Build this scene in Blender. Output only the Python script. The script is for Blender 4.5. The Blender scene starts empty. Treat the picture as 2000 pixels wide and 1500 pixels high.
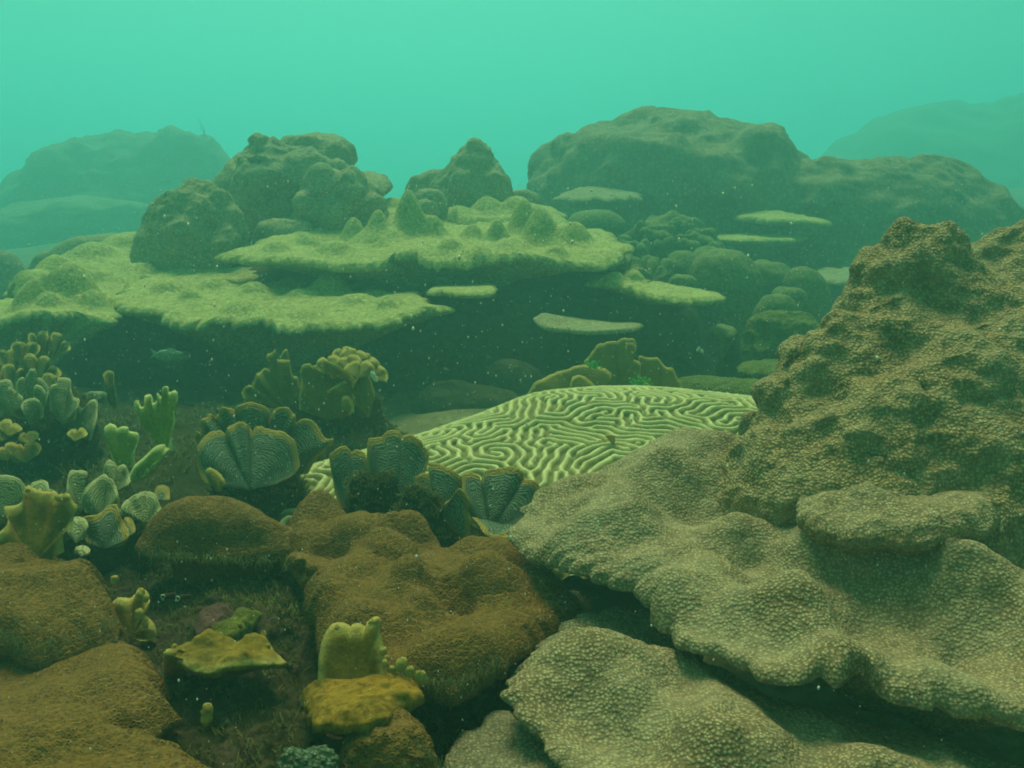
import bpy, math
import numpy as np

# ------------------------------------------------------------------ camera, sky, sun, exposure
scene = bpy.context.scene
F = 1800.0                       # focal length in photo pixels (photo 2000 x 1500)
PITCH = math.radians(12.5)
CAMZ = 1.0
cam_data = bpy.data.cameras.new("camera")
cam_data.sensor_width = 36.0
cam_data.lens = 36.0 * F / 2000.0
cam_data.clip_start = 0.02
cam_data.clip_end = 500.0
cam = bpy.data.objects.new("camera", cam_data)
cam.location = (0, 0, CAMZ)
cam.rotation_euler = (math.pi / 2 - PITCH, 0, 0)
scene.collection.objects.link(cam)
scene.camera = cam

SUN_EL, SUN_AZ = 62.0, -10.0      # degrees; azimuth measured from +Y (ahead of the camera) towards +X
world = bpy.data.worlds.new("World")
scene.world = world
world.use_nodes = True
wn, wl = world.node_tree.nodes, world.node_tree.links
bg = wn["Background"]
sky = wn.new("ShaderNodeTexSky")
sky.sky_type = 'NISHITA'
sky.sun_disc = False
sky.sun_elevation = math.radians(SUN_EL)
sky.sun_rotation = math.radians(SUN_AZ)
tint = wn.new("ShaderNodeMix")
tint.data_type = 'RGBA'
tint.blend_type = 'MULTIPLY'
tint.inputs[0].default_value = 1.0
tint.inputs[7].default_value = (0.80, 1.0, 0.40, 1)      # daylight after it has come down through green water
wl.new(sky.outputs[0], tint.inputs[6])
wl.new(tint.outputs[2], bg.inputs[0])
bg.inputs[1].default_value = 0.07

sun_d = bpy.data.lights.new("sun", 'SUN')
sun_d.energy = 5.0
sun_d.angle = math.radians(24)
sun_d.color = (1.0, 0.68, 0.38)
sun = bpy.data.objects.new("sun", sun_d)
sun.rotation_euler = (math.radians(-(90 - SUN_EL)), 0, -math.radians(SUN_AZ))
sun.location = (0, 0, 5)
scene.collection.objects.link(sun)

scene.view_settings.view_transform = 'Standard'
scene.view_settings.look = 'None'
scene.view_settings.exposure = 0.40
scene.view_settings.gamma = 1.0
scene.view_settings.use_curve_mapping = False
cy = scene.cycles
cy.use_denoising = True
cy.use_adaptive_sampling = True
cy.adaptive_threshold = 0.02
cy.max_bounces = 6
cy.diffuse_bounces = 3
cy.glossy_bounces = 1
cy.transmission_bounces = 2
cy.volume_bounces = 3
cy.transparent_max_bounces = 4
cy.filter_width = 1.9
cy.sample_clamp_indirect = 4.0
HAZE_DENSITY = 0.120
HAZE_COLOR = (0.20, 0.52, 0.52)
HAZE_ABSORB = (0.0, 0.68, 0.95)      # water swallows red first

rng = np.random.default_rng(7)
# ------------------------------------------------------------------ projection helpers
CP, SP = math.cos(PITCH), math.sin(PITCH)


def P(px, py, d):
    """world point on the ray through photo pixel (px, py) at distance d ahead of the camera"""
    px = np.asarray(px, float); py = np.asarray(py, float); d = np.asarray(d, float)
    xc = (px - 1000.0) / F
    yc = (750.0 - py) / F
    t = d / (CP + SP * yc)
    return np.stack([t * xc, d + 0 * t, CAMZ + t * (CP * yc - SP)], -1)


def project(V):
    x, y, z = V[:, 0], V[:, 1], V[:, 2] - CAMZ
    f = y * CP - z * SP
    u = y * SP + z * CP
    f = np.maximum(f, 1e-4)
    return 1000 + F * x / f, 750 - F * u / f, f


# ------------------------------------------------------------------ noise
def _hash(ix, iy, iz, seed=0):
    h = (ix.astype(np.int64) * 374761393 + iy.astype(np.int64) * 668265263 + iz.astype(np.int64) * 2147483647 + seed * 974711) & 0xffffffff
    h = ((h ^ (h >> 13)) * 1274126177) & 0xffffffff
    h = ((h ^ (h >> 16)) * 2246822519) & 0xffffffff
    return ((h ^ (h >> 15)) & 0xffffff) / float(0xffffff)


def vnoise(p, seed=0):
    i = np.floor(p).astype(np.int64)
    f = p - i
    f = f * f * f * (f * (f * 6 - 15) + 10)
    r = 0
    for dx in (0, 1):
        wx = f[:, 0] if dx else 1 - f[:, 0]
        for dy in (0, 1):
            wy = f[:, 1] if dy else 1 - f[:, 1]
            for dz in (0, 1):
                wz = f[:, 2] if dz else 1 - f[:, 2]
                r = r + wx * wy * wz * _hash(i[:, 0] + dx, i[:, 1] + dy, i[:, 2] + dz, seed)
    return r * 2 - 1


def fbm(p, octaves=4, seed=0, gain=0.5, ridged=False):
    a, s, tot = 1.0, 0.0, 0.0
    rot = np.array([[0.8, 0.6, 0], [-0.48, 0.64, 0.6], [0.36, -0.48, 0.8]])
    for k in range(octaves):
        n = vnoise(p, seed + k * 17)
        if ridged:
            n = 1 - 2 * np.abs(n)
        s = s + a * n
        tot += a
        a *= gain
        p = (p @ rot) * 2.03 + 11.3
    return s / tot


def worley(p, seed=0):
    i = np.floor(p).astype(np.int64)
    best = np.full(len(p), 9.0)
    for dx in (-1, 0, 1):
        for dy in (-1, 0, 1):
            for dz in (-1, 0, 1):
                c = i + np.array([dx, dy, dz])
                q = np.stack([_hash(c[:, 0], c[:, 1], c[:, 2], seed + k) for k in (1, 2, 3)], -1) + c
                best = np.minimum(best, ((q - p) ** 2).sum(1))
    return np.sqrt(best)


# ------------------------------------------------------------------ mesh helpers
def normals(V, faces):
    N = np.zeros_like(V)
    for fc in faces:
        if len(fc) == 0:
            continue
        if fc.shape[1] == 4:
            n = np.cross(V[fc[:, 2]] - V[fc[:, 0]], V[fc[:, 3]] - V[fc[:, 1]])
        else:
            n = np.cross(V[fc[:, 1]] - V[fc[:, 0]], V[fc[:, 2]] - V[fc[:, 0]])
        for k in range(fc.shape[1]):
            for ax in range(3):
                N[:, ax] += np.bincount(fc[:, k], n[:, ax], len(V))
    L = np.linalg.norm(N, axis=1, keepdims=True)
    return N / np.maximum(L, 1e-12)


def mesh_obj(name, V, faces, mat, parent=None, attrs=None, smooth=True):
    me = bpy.data.meshes.new(name)
    base = np.array(parent.location) if parent is not None else np.zeros(3)
    Vl = (V - base).astype(np.float32)
    faces = [np.asarray(f, np.int32) for f in faces if len(f)]
    nl = sum(f.size for f in faces)
    npoly = sum(len(f) for f in faces)
    me.vertices.add(len(V)); me.vertices.foreach_set("co", Vl.ravel())
    me.loops.add(nl); me.loops.foreach_set("vertex_index", np.concatenate([f.ravel() for f in faces]))
    me.polygons.add(npoly)
    tot = np.concatenate([np.full(len(f), f.shape[1], np.int32) for f in faces])
    start = np.concatenate([[0], np.cumsum(tot)[:-1]]).astype(np.int32)
    me.polygons.foreach_set("loop_start", start)
    me.polygons.foreach_set("loop_total", tot)
    me.polygons.foreach_set("use_smooth", np.full(npoly, smooth))
    me.update(calc_edges=True)
    me.validate()
    for k, a in (attrs or {}).items():
        at = me.attributes.new(k, 'FLOAT', 'POINT')
        at.data.foreach_set("value", a.astype(np.float32))
    if mat is not None:
        me.materials.append(mat)
    o = bpy.data.objects.new(name, me)
    scene.collection.objects.link(o)
    if parent is not None:
        o.parent = parent
    return o


def tag(o, label=None, cat=None, group=None, kind=None):
    if label: o["label"] = label
    if cat: o["category"] = cat
    if group: o["group"] = group
    if kind: o["kind"] = kind
    return o


def thing(name, label, cat, loc, group=None):
    o = bpy.data.objects.new(name, None)
    o.empty_display_size = 0.05
    o.location = tuple(float(v) for v in loc)
    scene.collection.objects.link(o)
    return tag(o, label, cat, group)


def catmull(C, n, closed):
    C = np.asarray(C, float)
    m = len(C)
    segs = m if closed else m - 1
    out = []
    per = max(4, int(math.ceil(n * 3 / segs)))
    u = np.linspace(0, 1, per, endpoint=False)[:, None]
    for i in range(segs):
        if closed:
            p0, p1, p2, p3 = C[(i - 1) % m], C[i], C[(i + 1) % m], C[(i + 2) % m]
        else:
            p0, p1, p2, p3 = C[max(i - 1, 0)], C[i], C[i + 1], C[min(i + 2, m - 1)]
        out.append(0.5 * (2 * p1 + (p2 - p0) * u + (2 * p0 - 5 * p1 + 4 * p2 - p3) * u ** 2 + (3 * p1 - p0 - 3 * p2 + p3) * u ** 3))
    out = np.concatenate(out)
    out = np.concatenate([out, out[:1] if closed else C[-1:]])
    L = np.concatenate([[0], np.cumsum(np.linalg.norm(np.diff(out, axis=0), axis=1))])
    q = np.linspace(0, L[-1], n + 1)[:-1] if closed else np.linspace(0, L[-1], n)
    return np.stack([np.interp(q, L, out[:, k]) for k in range(out.shape[1])], -1)


def tps(C, z, lam=1e-4):
    d = np.linalg.norm(C[:, None] - C[None], axis=2)
    K = np.where(d > 0, d ** 2 * np.log(np.maximum(d, 1e-9)), 0) + lam * np.eye(len(C))
    Q = np.concatenate([np.ones((len(C), 1)), C], 1)
    A = np.block([[K, Q], [Q.T, np.zeros((3, 3))]])
    w = np.linalg.solve(A, np.concatenate([z, np.zeros(3)]))

    def ev(X):
        r = np.zeros(len(X))
        for k in range(len(C)):
            dd = ((X - C[k]) ** 2).sum(1)
            r += w[k] * 0.5 * dd * np.log(np.maximum(dd, 1e-18))
        return r + w[-3] + X @ w[-2:]
    return ev


def ring_faces(R, N, off=0, wrap=True):
    i = np.arange(R - 1)[:, None]
    j = np.arange(N if wrap else N - 1)[None]
    a = i * N + j; b = i * N + (j + 1) % N
    return (np.stack([a, b, b + N, a + N], -1).reshape(-1, 4) + off)


def displace(V, faces, disp, mask=None, seed=0, fold=0.0, fmask=1.0):
    for kind, amp, size, *rest in disp:
        if kind == 'fbm' and fold and size >= fold:          # broad folds move the whole sheet up and down
            V = V.copy(); V[:, 2] += amp * fmask * fbm(np.stack([V[:, 0], V[:, 1], 0 * V[:, 0]], 1) / size + seed * 3.1, rest[0] if rest else 3, seed)
            continue
        Nn = normals(V, faces)
        if kind == 'fbm':
            h = fbm(V / size + seed * 3.1, rest[0] if rest else 3, seed)
        elif kind == 'ridge':
            h = fbm(V / size + seed * 3.1, rest[0] if rest else 3, seed, ridged=True)
        elif kind == 'lump':
            w = worley(V / size + seed * 1.7, seed)
            h = 0.6 - w
        else:
            continue
        if mask is not None:
            h = h * mask
        V = V + Nn * (amp * h)[:, None]
    return V


def pick(V, px, py):
    x, y, f = project(V)
    near = (x - px) ** 2 + (y - py) ** 2
    k = np.argsort(near)[:40]
    lim = near[k[0]] + 60
    k = k[near[k] <= lim]
    return V[k[np.argmin(f[k])]]


def patch(name, bnd, mat, parent, inner=(), N=260, M=56, thick=0.03, under=0.12, upow=1.2, edge=0.008,
          disp=(('fbm', 0.012, 0.12),), knobs=(), center=None, seed=0, lam=1e-3, roll=None, kscale=1.0):
    """a plate or sheet of coral: boundary pixels with depths, spline surface, thick body below"""
    B3 = np.array([P(*b) for b in bnd])
    C3 = B3 if not len(inner) else np.concatenate([B3, np.array([P(*b) for b in inner])])
    ev = tps(C3[:, :2], C3[:, 2], lam)
    b = catmull(B3[:, :2], N, True)
    c = np.array(P(*center)[:2]) if center is not None else b.mean(0)
    rad = np.linalg.norm(b - c, axis=1, keepdims=True)
    p3 = np.concatenate([b, np.zeros((N, 1))], 1)
    b = b + (b - c) / rad * (edge * (fbm(p3 / 0.06 + seed, 3, seed) + 0.8 * fbm(p3 / 0.02, 2, seed + 5)))[:, None] * 2.1
    R = rad.mean()
    s = np.linspace(0, 1, M + 1)[1:] ** 0.8
    xy = c + s[:, None, None] * (b - c)[None]
    flat = xy.reshape(-1, 2)
    z = ev(flat).reshape(M, N)
    w = min(0.45, 1.3 * thick / R)
    e = np.clip((s - (1 - w)) / w, 0, 1)
    z = z - (thick * 0.55 * e ** 2.2)[:, None]
    if roll:
        z = z - (roll[1] * np.clip((s - (1 - roll[0] / R)) / (roll[0] / R), 0, 1) ** 2)[:, None]
    top = np.concatenate([xy, z[..., None]], 2)
    Mb = max(8, M // 4)
    sb = np.linspace(1, 0.04, Mb + 1)[1:]
    sb = np.concatenate([[1.003, 0.99], sb])
    xyb = c + sb[:, None, None] * (b - c)[None]
    zt = ev(xyb.reshape(-1, 2)).reshape(len(sb), N)
    th = thick * np.interp(1 - sb, [-.003, 0.0, 0.012, 1], [0.75, 0.85, 1.0, 1.0])
    if roll:
        zt = zt - (roll[1] * np.clip((sb - (1 - roll[0] / R)) / (roll[0] / R), 0, 1) ** 2)[:, None]
    zb = zt - th[:, None] - (under * np.clip(1 - sb, 0, 1) ** upow)[:, None]
    bot = np.concatenate([xyb, zb[..., None]], 2)
    V = np.concatenate([top.reshape(-1, 3), bot.reshape(-1, 3)])
    rows = M + len(sb)
    faces = [ring_faces(rows, N)[:, ::-1]]
    c0 = np.array([[c[0], c[1], ev(c[None])[0]]])
    c1 = np.array([[c[0], c[1], zb[-1].mean()]])
    i0 = len(V)
    V = np.concatenate([V, c0, c1])
    j = np.arange(N)
    faces.append(np.stack([np.full(N, i0), j, (j + 1) % N], -1))
    last = (rows - 1) * N
    faces.append(np.stack([np.full(N, i0 + 1), last + (j + 1) % N, last + j], -1))
    mask = np.ones(len(V)); mask[M * N:-2] = 0.5
    ntop = M * N
    for (kx, ky, r, h) in knobs:
        cc = pick(V[:ntop], kx, ky)
        dd = np.linalg.norm(V[:, :2] - cc[:2], axis=1) / (r * 1.35)
        k = h * kscale * 1.4 * (.38 * np.clip(1 - (dd / .62) ** 2, 0, 1) ** .9 + .62 * np.clip(1 - dd ** 2, 0, 1) ** 2)
        k[ntop:-2] = 0
        V[:, 2] += k
    fm = 1 - .6 * np.clip(np.concatenate([np.repeat(s, N), np.repeat(sb, N), [0, 0]]), 0, 1) ** 3
    V = displace(V, faces, disp, mask, seed, .05, fm)
    # make faces wind outwards
    faces = [f[:, ::-1] for f in faces] if normals(V, faces)[i0, 2] < 0 else faces
    rim = np.concatenate([np.repeat((1 - s) * R, N), np.full(len(sb) * N, .02), [R, .02]])
    return mesh_obj(name, V, faces, mat, parent, {"rim": rim})


def loft(name, levels, mat, parent, d, ratio=0.7, N=160, M=90, disp=(('fbm', 0.02, 0.15),), knobs=(), seed=0, sq=2.0, fr=0.2):
    """a mound: rows of (photo row, left pixel, right pixel) turned round into oval rings at depth d"""
    L = np.array([(l[0], l[1], l[2], l[3] if len(l) > 3 else d) for l in levels], float)
    Ls = catmull(L, M, False)
    py, a_, b_, dd = Ls.T
    half = np.abs(b_ - a_) / 2 * dd / F
    b = ratio * half
    dz = dd - fr * b
    ctr = P((a_ + b_) / 2, py, dz)
    cx = P((a_ + b_) / 2, py, dd)[:, 0]
    th = np.linspace(0, 2 * np.pi, N, endpoint=False)
    ct, st = np.cos(th), np.sin(th)
    ex = 2.0 / sq
    ct = np.sign(ct) * np.abs(ct) ** ex; st = np.sign(st) * np.abs(st) ** ex
    X = cx[:, None] + half[:, None] * ct
    Y = dd[:, None] + b[:, None] * st
    Z = ctr[:, 2][:, None] + 0 * X
    V = np.stack([X, Y, Z], -1).reshape(-1, 3)
    faces = [ring_faces(M, N)[:, ::-1]]
    i0 = len(V)
    t0 = V[:N].mean(0); t0[2] += 0.15 * half[0]
    t1 = V[-N:].mean(0)
    V = np.concatenate([V, [t0], [t1]])
    j = np.arange(N)
    faces.append(np.stack([np.full(N, i0), j, (j + 1) % N], -1))
    faces.append(np.stack([np.full(N, i0 + 1), (M - 1) * N + (j + 1) % N, (M - 1) * N + j], -1))
    if normals(V, faces)[i0, 2] < 0:
        faces = [f[:, ::-1] for f in faces]
    for (kx, ky, r, h) in knobs:
        Nn = normals(V, faces)
        cc = pick(V, kx, ky)
        q = np.linalg.norm(V - cc, axis=1) / r
        V = V + Nn * (np.clip(1 - q ** 2, 0, 1) ** 1.6 * h)[:, None]
    V = displace(V, faces, disp, None, seed)
    return mesh_obj(name, V, faces, mat, parent)


def dome(name, px, top, half, hpx, mat, parent, d, ratio=0.85, N=72, M=36, under=0.35, disp=(('fbm', 0.012, 0.1),), seed=0, knobs=()):
    a = np.linspace(0.12, math.pi / 2, 8)
    lv = [(top + hpx * (1 - math.cos(t)), px - half * math.sin(t) ** 0.85, px + half * math.sin(t) ** 0.85) for t in a]
    lv.append((top + hpx * (1 + under), px - half * 0.9, px + half * 0.9))
    lv.append((top + hpx * (1 + 2 * under), px - half * 0.7, px + half * 0.7))
    return loft(name, lv, mat, parent, d, ratio, N, M, disp, knobs, seed)


def blade(name, apex, lobes, mat, parent, d, lean=0.05, bulge=0.012, cup=0.0, ruffle=0.006, thick=0.006, N=110, M=26, seed=0, closed=False):
    """a leaf of coral: lobes are runs of outline pixels seen from the apex pixel; thick, bent and ruffled"""
    pts, tau = [], []
    n_each = max(8, N // len(lobes))
    for lb in lobes:
        c = catmull(lb, n_each, False)
        pts.append(c); tau.append(np.linspace(0, 1, n_each))
    O = np.concatenate(pts); tau = np.concatenate(tau)
    n = len(O)
    A = np.array(apex, float)
    q = np.linspace(0, n / 7.0, n)
    jit = fbm(np.stack([q, 0 * q + seed * 1.3, 0 * q], -1), 3, seed) * np.interp(np.arange(n), [0, 4, n - 5, n - 1], [0, 1, 1, 0])
    O = A + (O - A) * (1 + .05 * jit)[:, None]
    s = np.linspace(0.02, 1, M) ** 0.85
    pix = A + s[:, None, None] * (O - A)[None]
    H = max(30.0, (A[1] - O[:, 1]).max())
    W = max(20.0, np.abs(O[:, 0] - A[0]).max())
    hf = (A[1] - pix[..., 1]) / H
    wf = (pix[..., 0] - A[0]) / W
    crease = np.sin(np.pi * tau) ** 0.6
    t = np.linspace(0, 1, n)
    off = lean * hf + cup * wf ** 2 - .38 * bulge * crease[None] * np.sin(np.pi * np.clip(s, 0, 1) * 0.62)[:, None] \
        + ruffle * (s ** 2)[:, None] * np.sin(2 * np.pi * (t * len(lobes) * 1.7 + seed * 0.37))[None]
    V1 = P(pix[..., 0], pix[..., 1], d + off)
    nz = fbm(V1.reshape(-1, 3) / 0.03 + seed, 2, seed).reshape(M, n)
    V1[..., 1] += 0.0025 * nz
    rim = (1 - s)[:, None] * np.linalg.norm(O - A, axis=1)[None] * d / F
    V2 = V1.copy()
    tk = thick * np.interp(s, [0, 0.9, 1], [1.3, 1.0, 0.55])
    V1[..., 1] -= tk[:, None] * 0.5
    V2[..., 1] += tk[:, None] * 0.5
    E = 0.5 * (V1[-1] + V2[-1]) + (V1[-1] - V1[-2]) / (np.linalg.norm(V1[-1] - V1[-2], axis=1, keepdims=True) + 1e-9) * thick * 0.35
    V = np.concatenate([V1.reshape(-1, 3), E, V2[::-1].reshape(-1, 3)])
    rows = 2 * M + 1
    faces = [ring_faces(rows, n, 0, wrap=closed)]
    if not closed:                                 # close the two radial sides
        r = np.arange(M - 1)
        for col in (0, n - 1):
            a = r * n + col; b2 = (rows - 1 - r) * n + col
            faces.append(np.stack([a, a + n, b2 - n, b2], -1))
    attr = np.concatenate([rim.ravel(), np.zeros(n), rim[::-1].ravel()])
    return mesh_obj(name, V, faces, mat, parent, {"rim": attr})


def auto_lobes(ax, ay, h, spread, tilt, nl, r, w=1.0):
    """lobed fan outline in pixels"""
    ed = np.linspace(-0.5, 0.5, nl + 1) + np.concatenate([[0], r.uniform(-.06, .06, nl - 1), [0]]) if nl > 1 else np.array([-.5, .5])
    hs = r.uniform(0.85, 1.08, nl)
    hn = np.concatenate([[hs[0] * .62], [min(hs[k], hs[k + 1]) * r.uniform(.74, .9) for k in range(nl - 1)], [hs[-1] * .62]])
    out = []
    for k in range(nl):
        aa = []
        for q, rr in ((0, hn[k]), (.14, hs[k] * .93), (.5, hs[k]), (.86, hs[k] * .93), (1, hn[k + 1])):
            an = tilt + spread * (ed[k] + (ed[k + 1] - ed[k]) * q)
            aa.append((ax + w * h * rr * math.sin(an), ay - h * rr * math.cos(an)))
        out.append(aa)
    return out


def hairs(parent, C, D, L, w, mat, name="algae_fringe", seed=0):
    """short algae filaments: roots C, directions D, lengths L, joined into one part"""
    r = np.random.default_rng(seed)
    n = len(C)
    side = np.cross(D, r.normal(0, 1, (n, 3)))
    side /= np.linalg.norm(side, axis=1, keepdims=True) + 1e-9
    s2 = np.cross(D, side)
    bend = r.normal(0, .35, (n, 3))
    mid = C + D * (L * .55)[:, None] + bend * (L * .25)[:, None]
    tip = C + D * L[:, None] + bend * (L * .8)[:, None]
    V = np.concatenate([np.stack([C + q * side * w + p * s2 * w for q, p in ((1, 0), (-.5, .87), (-.5, -.87))], 1),
                        np.stack([mid + q * side * w * .7 + p * s2 * w * .7 for q, p in ((1, 0), (-.5, .87), (-.5, -.87))], 1), tip[:, None]], 1)
    f4 = np.array([[0, 1, 4, 3], [1, 2, 5, 4], [2, 0, 3, 5]]); f3 = np.array([[3, 4, 6], [4, 5, 6], [5, 3, 6]])
    o = (np.arange(n) * 7)[:, None, None]
    ob = mesh_obj(name, V.reshape(-1, 3), [(f4[None] + o).reshape(-1, 4), (f3[None] + o).reshape(-1, 3)], mat, parent)
    ob["kind"] = "stuff"
    return ob


def fringe(parent, pts, n, length, mat, seed=0, w=.0007):
    r = np.random.default_rng(seed)
    E = catmull(np.array([P(*p) for p in pts]), 300, False)
    cl = r.random(300) ** 3
    k = r.choice(300, n, p=cl / cl.sum())
    C = E[k] + r.normal(0, .004, (n, 3)) + np.array([0, 0, -.012])
    D = np.stack([r.normal(0, .3, n), -.25 + r.normal(0, .3, n), -1 + r.normal(0, .25, n)], 1)
    D /= np.linalg.norm(D, axis=1, keepdims=True)
    return hairs(parent, C, D, length * r.uniform(.2, 1.3, n) * (.4 + .6 * cl[k]), w, mat, seed=seed)


def turf(ob, parent, n, length, mat, seed=0, w=.0008, clump=6):
    """upright algae turf rooted on an existing surface"""
    r = np.random.default_rng(seed)
    me = ob.data
    nv = len(me.vertices)
    V = np.empty(nv * 3, np.float32); me.vertices.foreach_get("co", V); V = V.reshape(-1, 3).astype(float) + np.array(parent.location)
    N = np.empty(nv * 3, np.float32); me.vertex_normals.foreach_get("vector", N); N = N.reshape(-1, 3).astype(float)
    ok = np.where(N[:, 2] > -.1)[0]
    k = np.repeat(r.choice(ok, n // clump), clump)
    C = V[k] + r.normal(0, .005, (len(k), 3)); C[:, 2] = V[k][:, 2] - .002
    D = N[k] + r.normal(0, .45, (len(k), 3)) + np.array([0, 0, .6]); D /= np.linalg.norm(D, axis=1, keepdims=True)
    return hairs(parent, C, D, length * r.uniform(.3, 1.2, len(k)), w, mat, "algae_turf", seed)


# ------------------------------------------------------------------ materials
def nodes_of(name):
    m = bpy.data.materials.new(name)
    m.use_nodes = True
    nt = m.node_tree
    return m, nt.nodes, nt.links, nt.nodes["Principled BSDF"]


def ramp(n, stops):
    r = n.new("ShaderNodeValToRGB")
    e = r.color_ramp.elements
    while len(e) < len(stops):
        e.new(0.5)
    for k, (p, c) in enumerate(stops):
        e[k].position = p
        e[k].color = (*c, 1) if len(c) == 3 else c
    return r


def mixrgb(n, l, fac, a, b, mode='MIX'):
    x = n.new("ShaderNodeMix"); x.data_type = 'RGBA'; x.blend_type = mode
    for sock, v in ((0, fac), (6, a), (7, b)):
        if hasattr(v, "links"):
            l.new(v, x.inputs[sock])
        elif sock == 0:
            x.inputs[0].default_value = v
        else:
            x.inputs[sock].default_value = (*v, 1)
    return x.outputs[2]


def noise_tex(n, l, co, scale, detail=3, rough=0.55):
    t = n.new("ShaderNodeTexNoise")
    t.inputs["Scale"].default_value = scale
    t.inputs["Detail"].default_value = detail
    t.inputs["Roughness"].default_value = rough
    l.new(co, t.inputs["Vector"])
    return t


def coral_mat(name, light, dark, patchc, polyp, bump=0.6, invert=False, patch_scale=7.0, fuzz=0.0, polyp_depth=0.0015, contrast=0.55, rough=0.85, grain=0.7, mottle=0.8):
    """polyp-covered skin: light = polyp colour, dark = gaps between polyps, patchc = slow tint patches"""
    m, n, l, b = nodes_of(name)
    geo = n.new("ShaderNodeNewGeometry")
    co = geo.outputs["Position"]
    wob = noise_tex(n, l, co, 14, 2)
    vm = n.new("ShaderNodeVectorMath"); vm.operation = 'MULTIPLY_ADD'
    l.new(wob.outputs["Color"], vm.inputs[0]); vm.inputs[1].default_value = (.012, .012, .012); l.new(co, vm.inputs[2])
    v = n.new("ShaderNodeTexVoronoi"); v.feature = 'F1'
    v.inputs["Scale"].default_value = 1.0 / polyp
    v.inputs["Randomness"].default_value = 0.75
    l.new(vm.outputs[0], v.inputs["Vector"])
    rp = ramp(n, [(0.12, light), (contrast, dark)] if not invert else [(0.15, dark), (contrast, light)])
    l.new(v.outputs["Distance"], rp.inputs[0])
    pn = noise_tex(n, l, co, patch_scale, 4, 0.6)
    pr = ramp(n, [(0.38, (0, 0, 0)), (0.66, (1, 1, 1))])
    l.new(pn.outputs["Fac"], pr.inputs[0])
    c1 = mixrgb(n, l, pr.outputs[0], rp.outputs[0], patchc, 'MIX')
    # half strength tint so that polyps still read
    c1 = mixrgb(n, l, 0.55, rp.outputs[0], c1)
    fn = noise_tex(n, l, co, 55, 5, 0.65)
    fr = ramp(n, [(0.3, (.55, .55, .55)), (0.7, (1.3, 1.3, 1.3))])
    l.new(fn.outputs["Fac"], fr.inputs[0])
    c2 = mixrgb(n, l, mottle, c1, fr.outputs[0], 'MULTIPLY')
    # per-polyp variation
    cv = n.new("ShaderNodeSeparateColor"); l.new(v.outputs["Color"], cv.inputs[0])
    cr = ramp(n, [(0, (.72, .72, .72)), (1, (1.25, 1.25, 1.25))]); l.new(cv.outputs[0], cr.inputs[0])
    c3 = mixrgb(n, l, 0.7, c2, cr.outputs[0], 'MULTIPLY')
    l.new(c3, b.inputs["Base Color"])
    b.inputs["Roughness"].default_value = rough
    b.inputs["Specular IOR Level"].default_value = 0.12
    hr = ramp(n, [(0.1, (1, 1, 1)), (0.75, (0, 0, 0))] if not invert else [(0.1, (.2, .2, .2)), (0.4, (1, 1, 1)), (0.75, (0, 0, 0))])
    l.new(v.outputs["Distance"], hr.inputs[0])
    b1 = n.new("ShaderNodeBump"); b1.inputs["Strength"].default_value = bump; b1.inputs["Distance"].default_value = polyp_depth * 2
    l.new(hr.outputs[0], b1.inputs["Height"])
    b2 = n.new("ShaderNodeBump"); b2.inputs["Strength"].default_value = grain; b2.inputs["Distance"].default_value = 0.008
    gn = noise_tex(n, l, co, 40, 6, 0.7)
    l.new(gn.outputs["Fac"], b2.inputs["Height"])
    l.new(b1.outputs[0], b2.inputs["Normal"])
    l.new(b2.outputs[0], b.inputs["Normal"])
    return m


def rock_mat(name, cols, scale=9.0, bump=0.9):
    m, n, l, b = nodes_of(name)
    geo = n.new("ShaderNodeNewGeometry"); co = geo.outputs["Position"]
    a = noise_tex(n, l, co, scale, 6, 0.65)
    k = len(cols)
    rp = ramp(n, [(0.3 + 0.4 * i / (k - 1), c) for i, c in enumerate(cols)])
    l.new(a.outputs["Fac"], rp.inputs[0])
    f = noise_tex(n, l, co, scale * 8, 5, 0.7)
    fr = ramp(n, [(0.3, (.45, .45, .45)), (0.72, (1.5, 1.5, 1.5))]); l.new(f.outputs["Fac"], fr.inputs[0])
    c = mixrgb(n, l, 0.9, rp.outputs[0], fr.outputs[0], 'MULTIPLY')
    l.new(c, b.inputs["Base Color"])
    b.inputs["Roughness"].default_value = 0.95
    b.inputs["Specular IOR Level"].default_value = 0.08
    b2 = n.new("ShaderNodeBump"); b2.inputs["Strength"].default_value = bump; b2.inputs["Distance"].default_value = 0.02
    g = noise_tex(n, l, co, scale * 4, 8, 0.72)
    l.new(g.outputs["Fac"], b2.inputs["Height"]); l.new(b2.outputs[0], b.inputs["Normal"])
    return m


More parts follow.
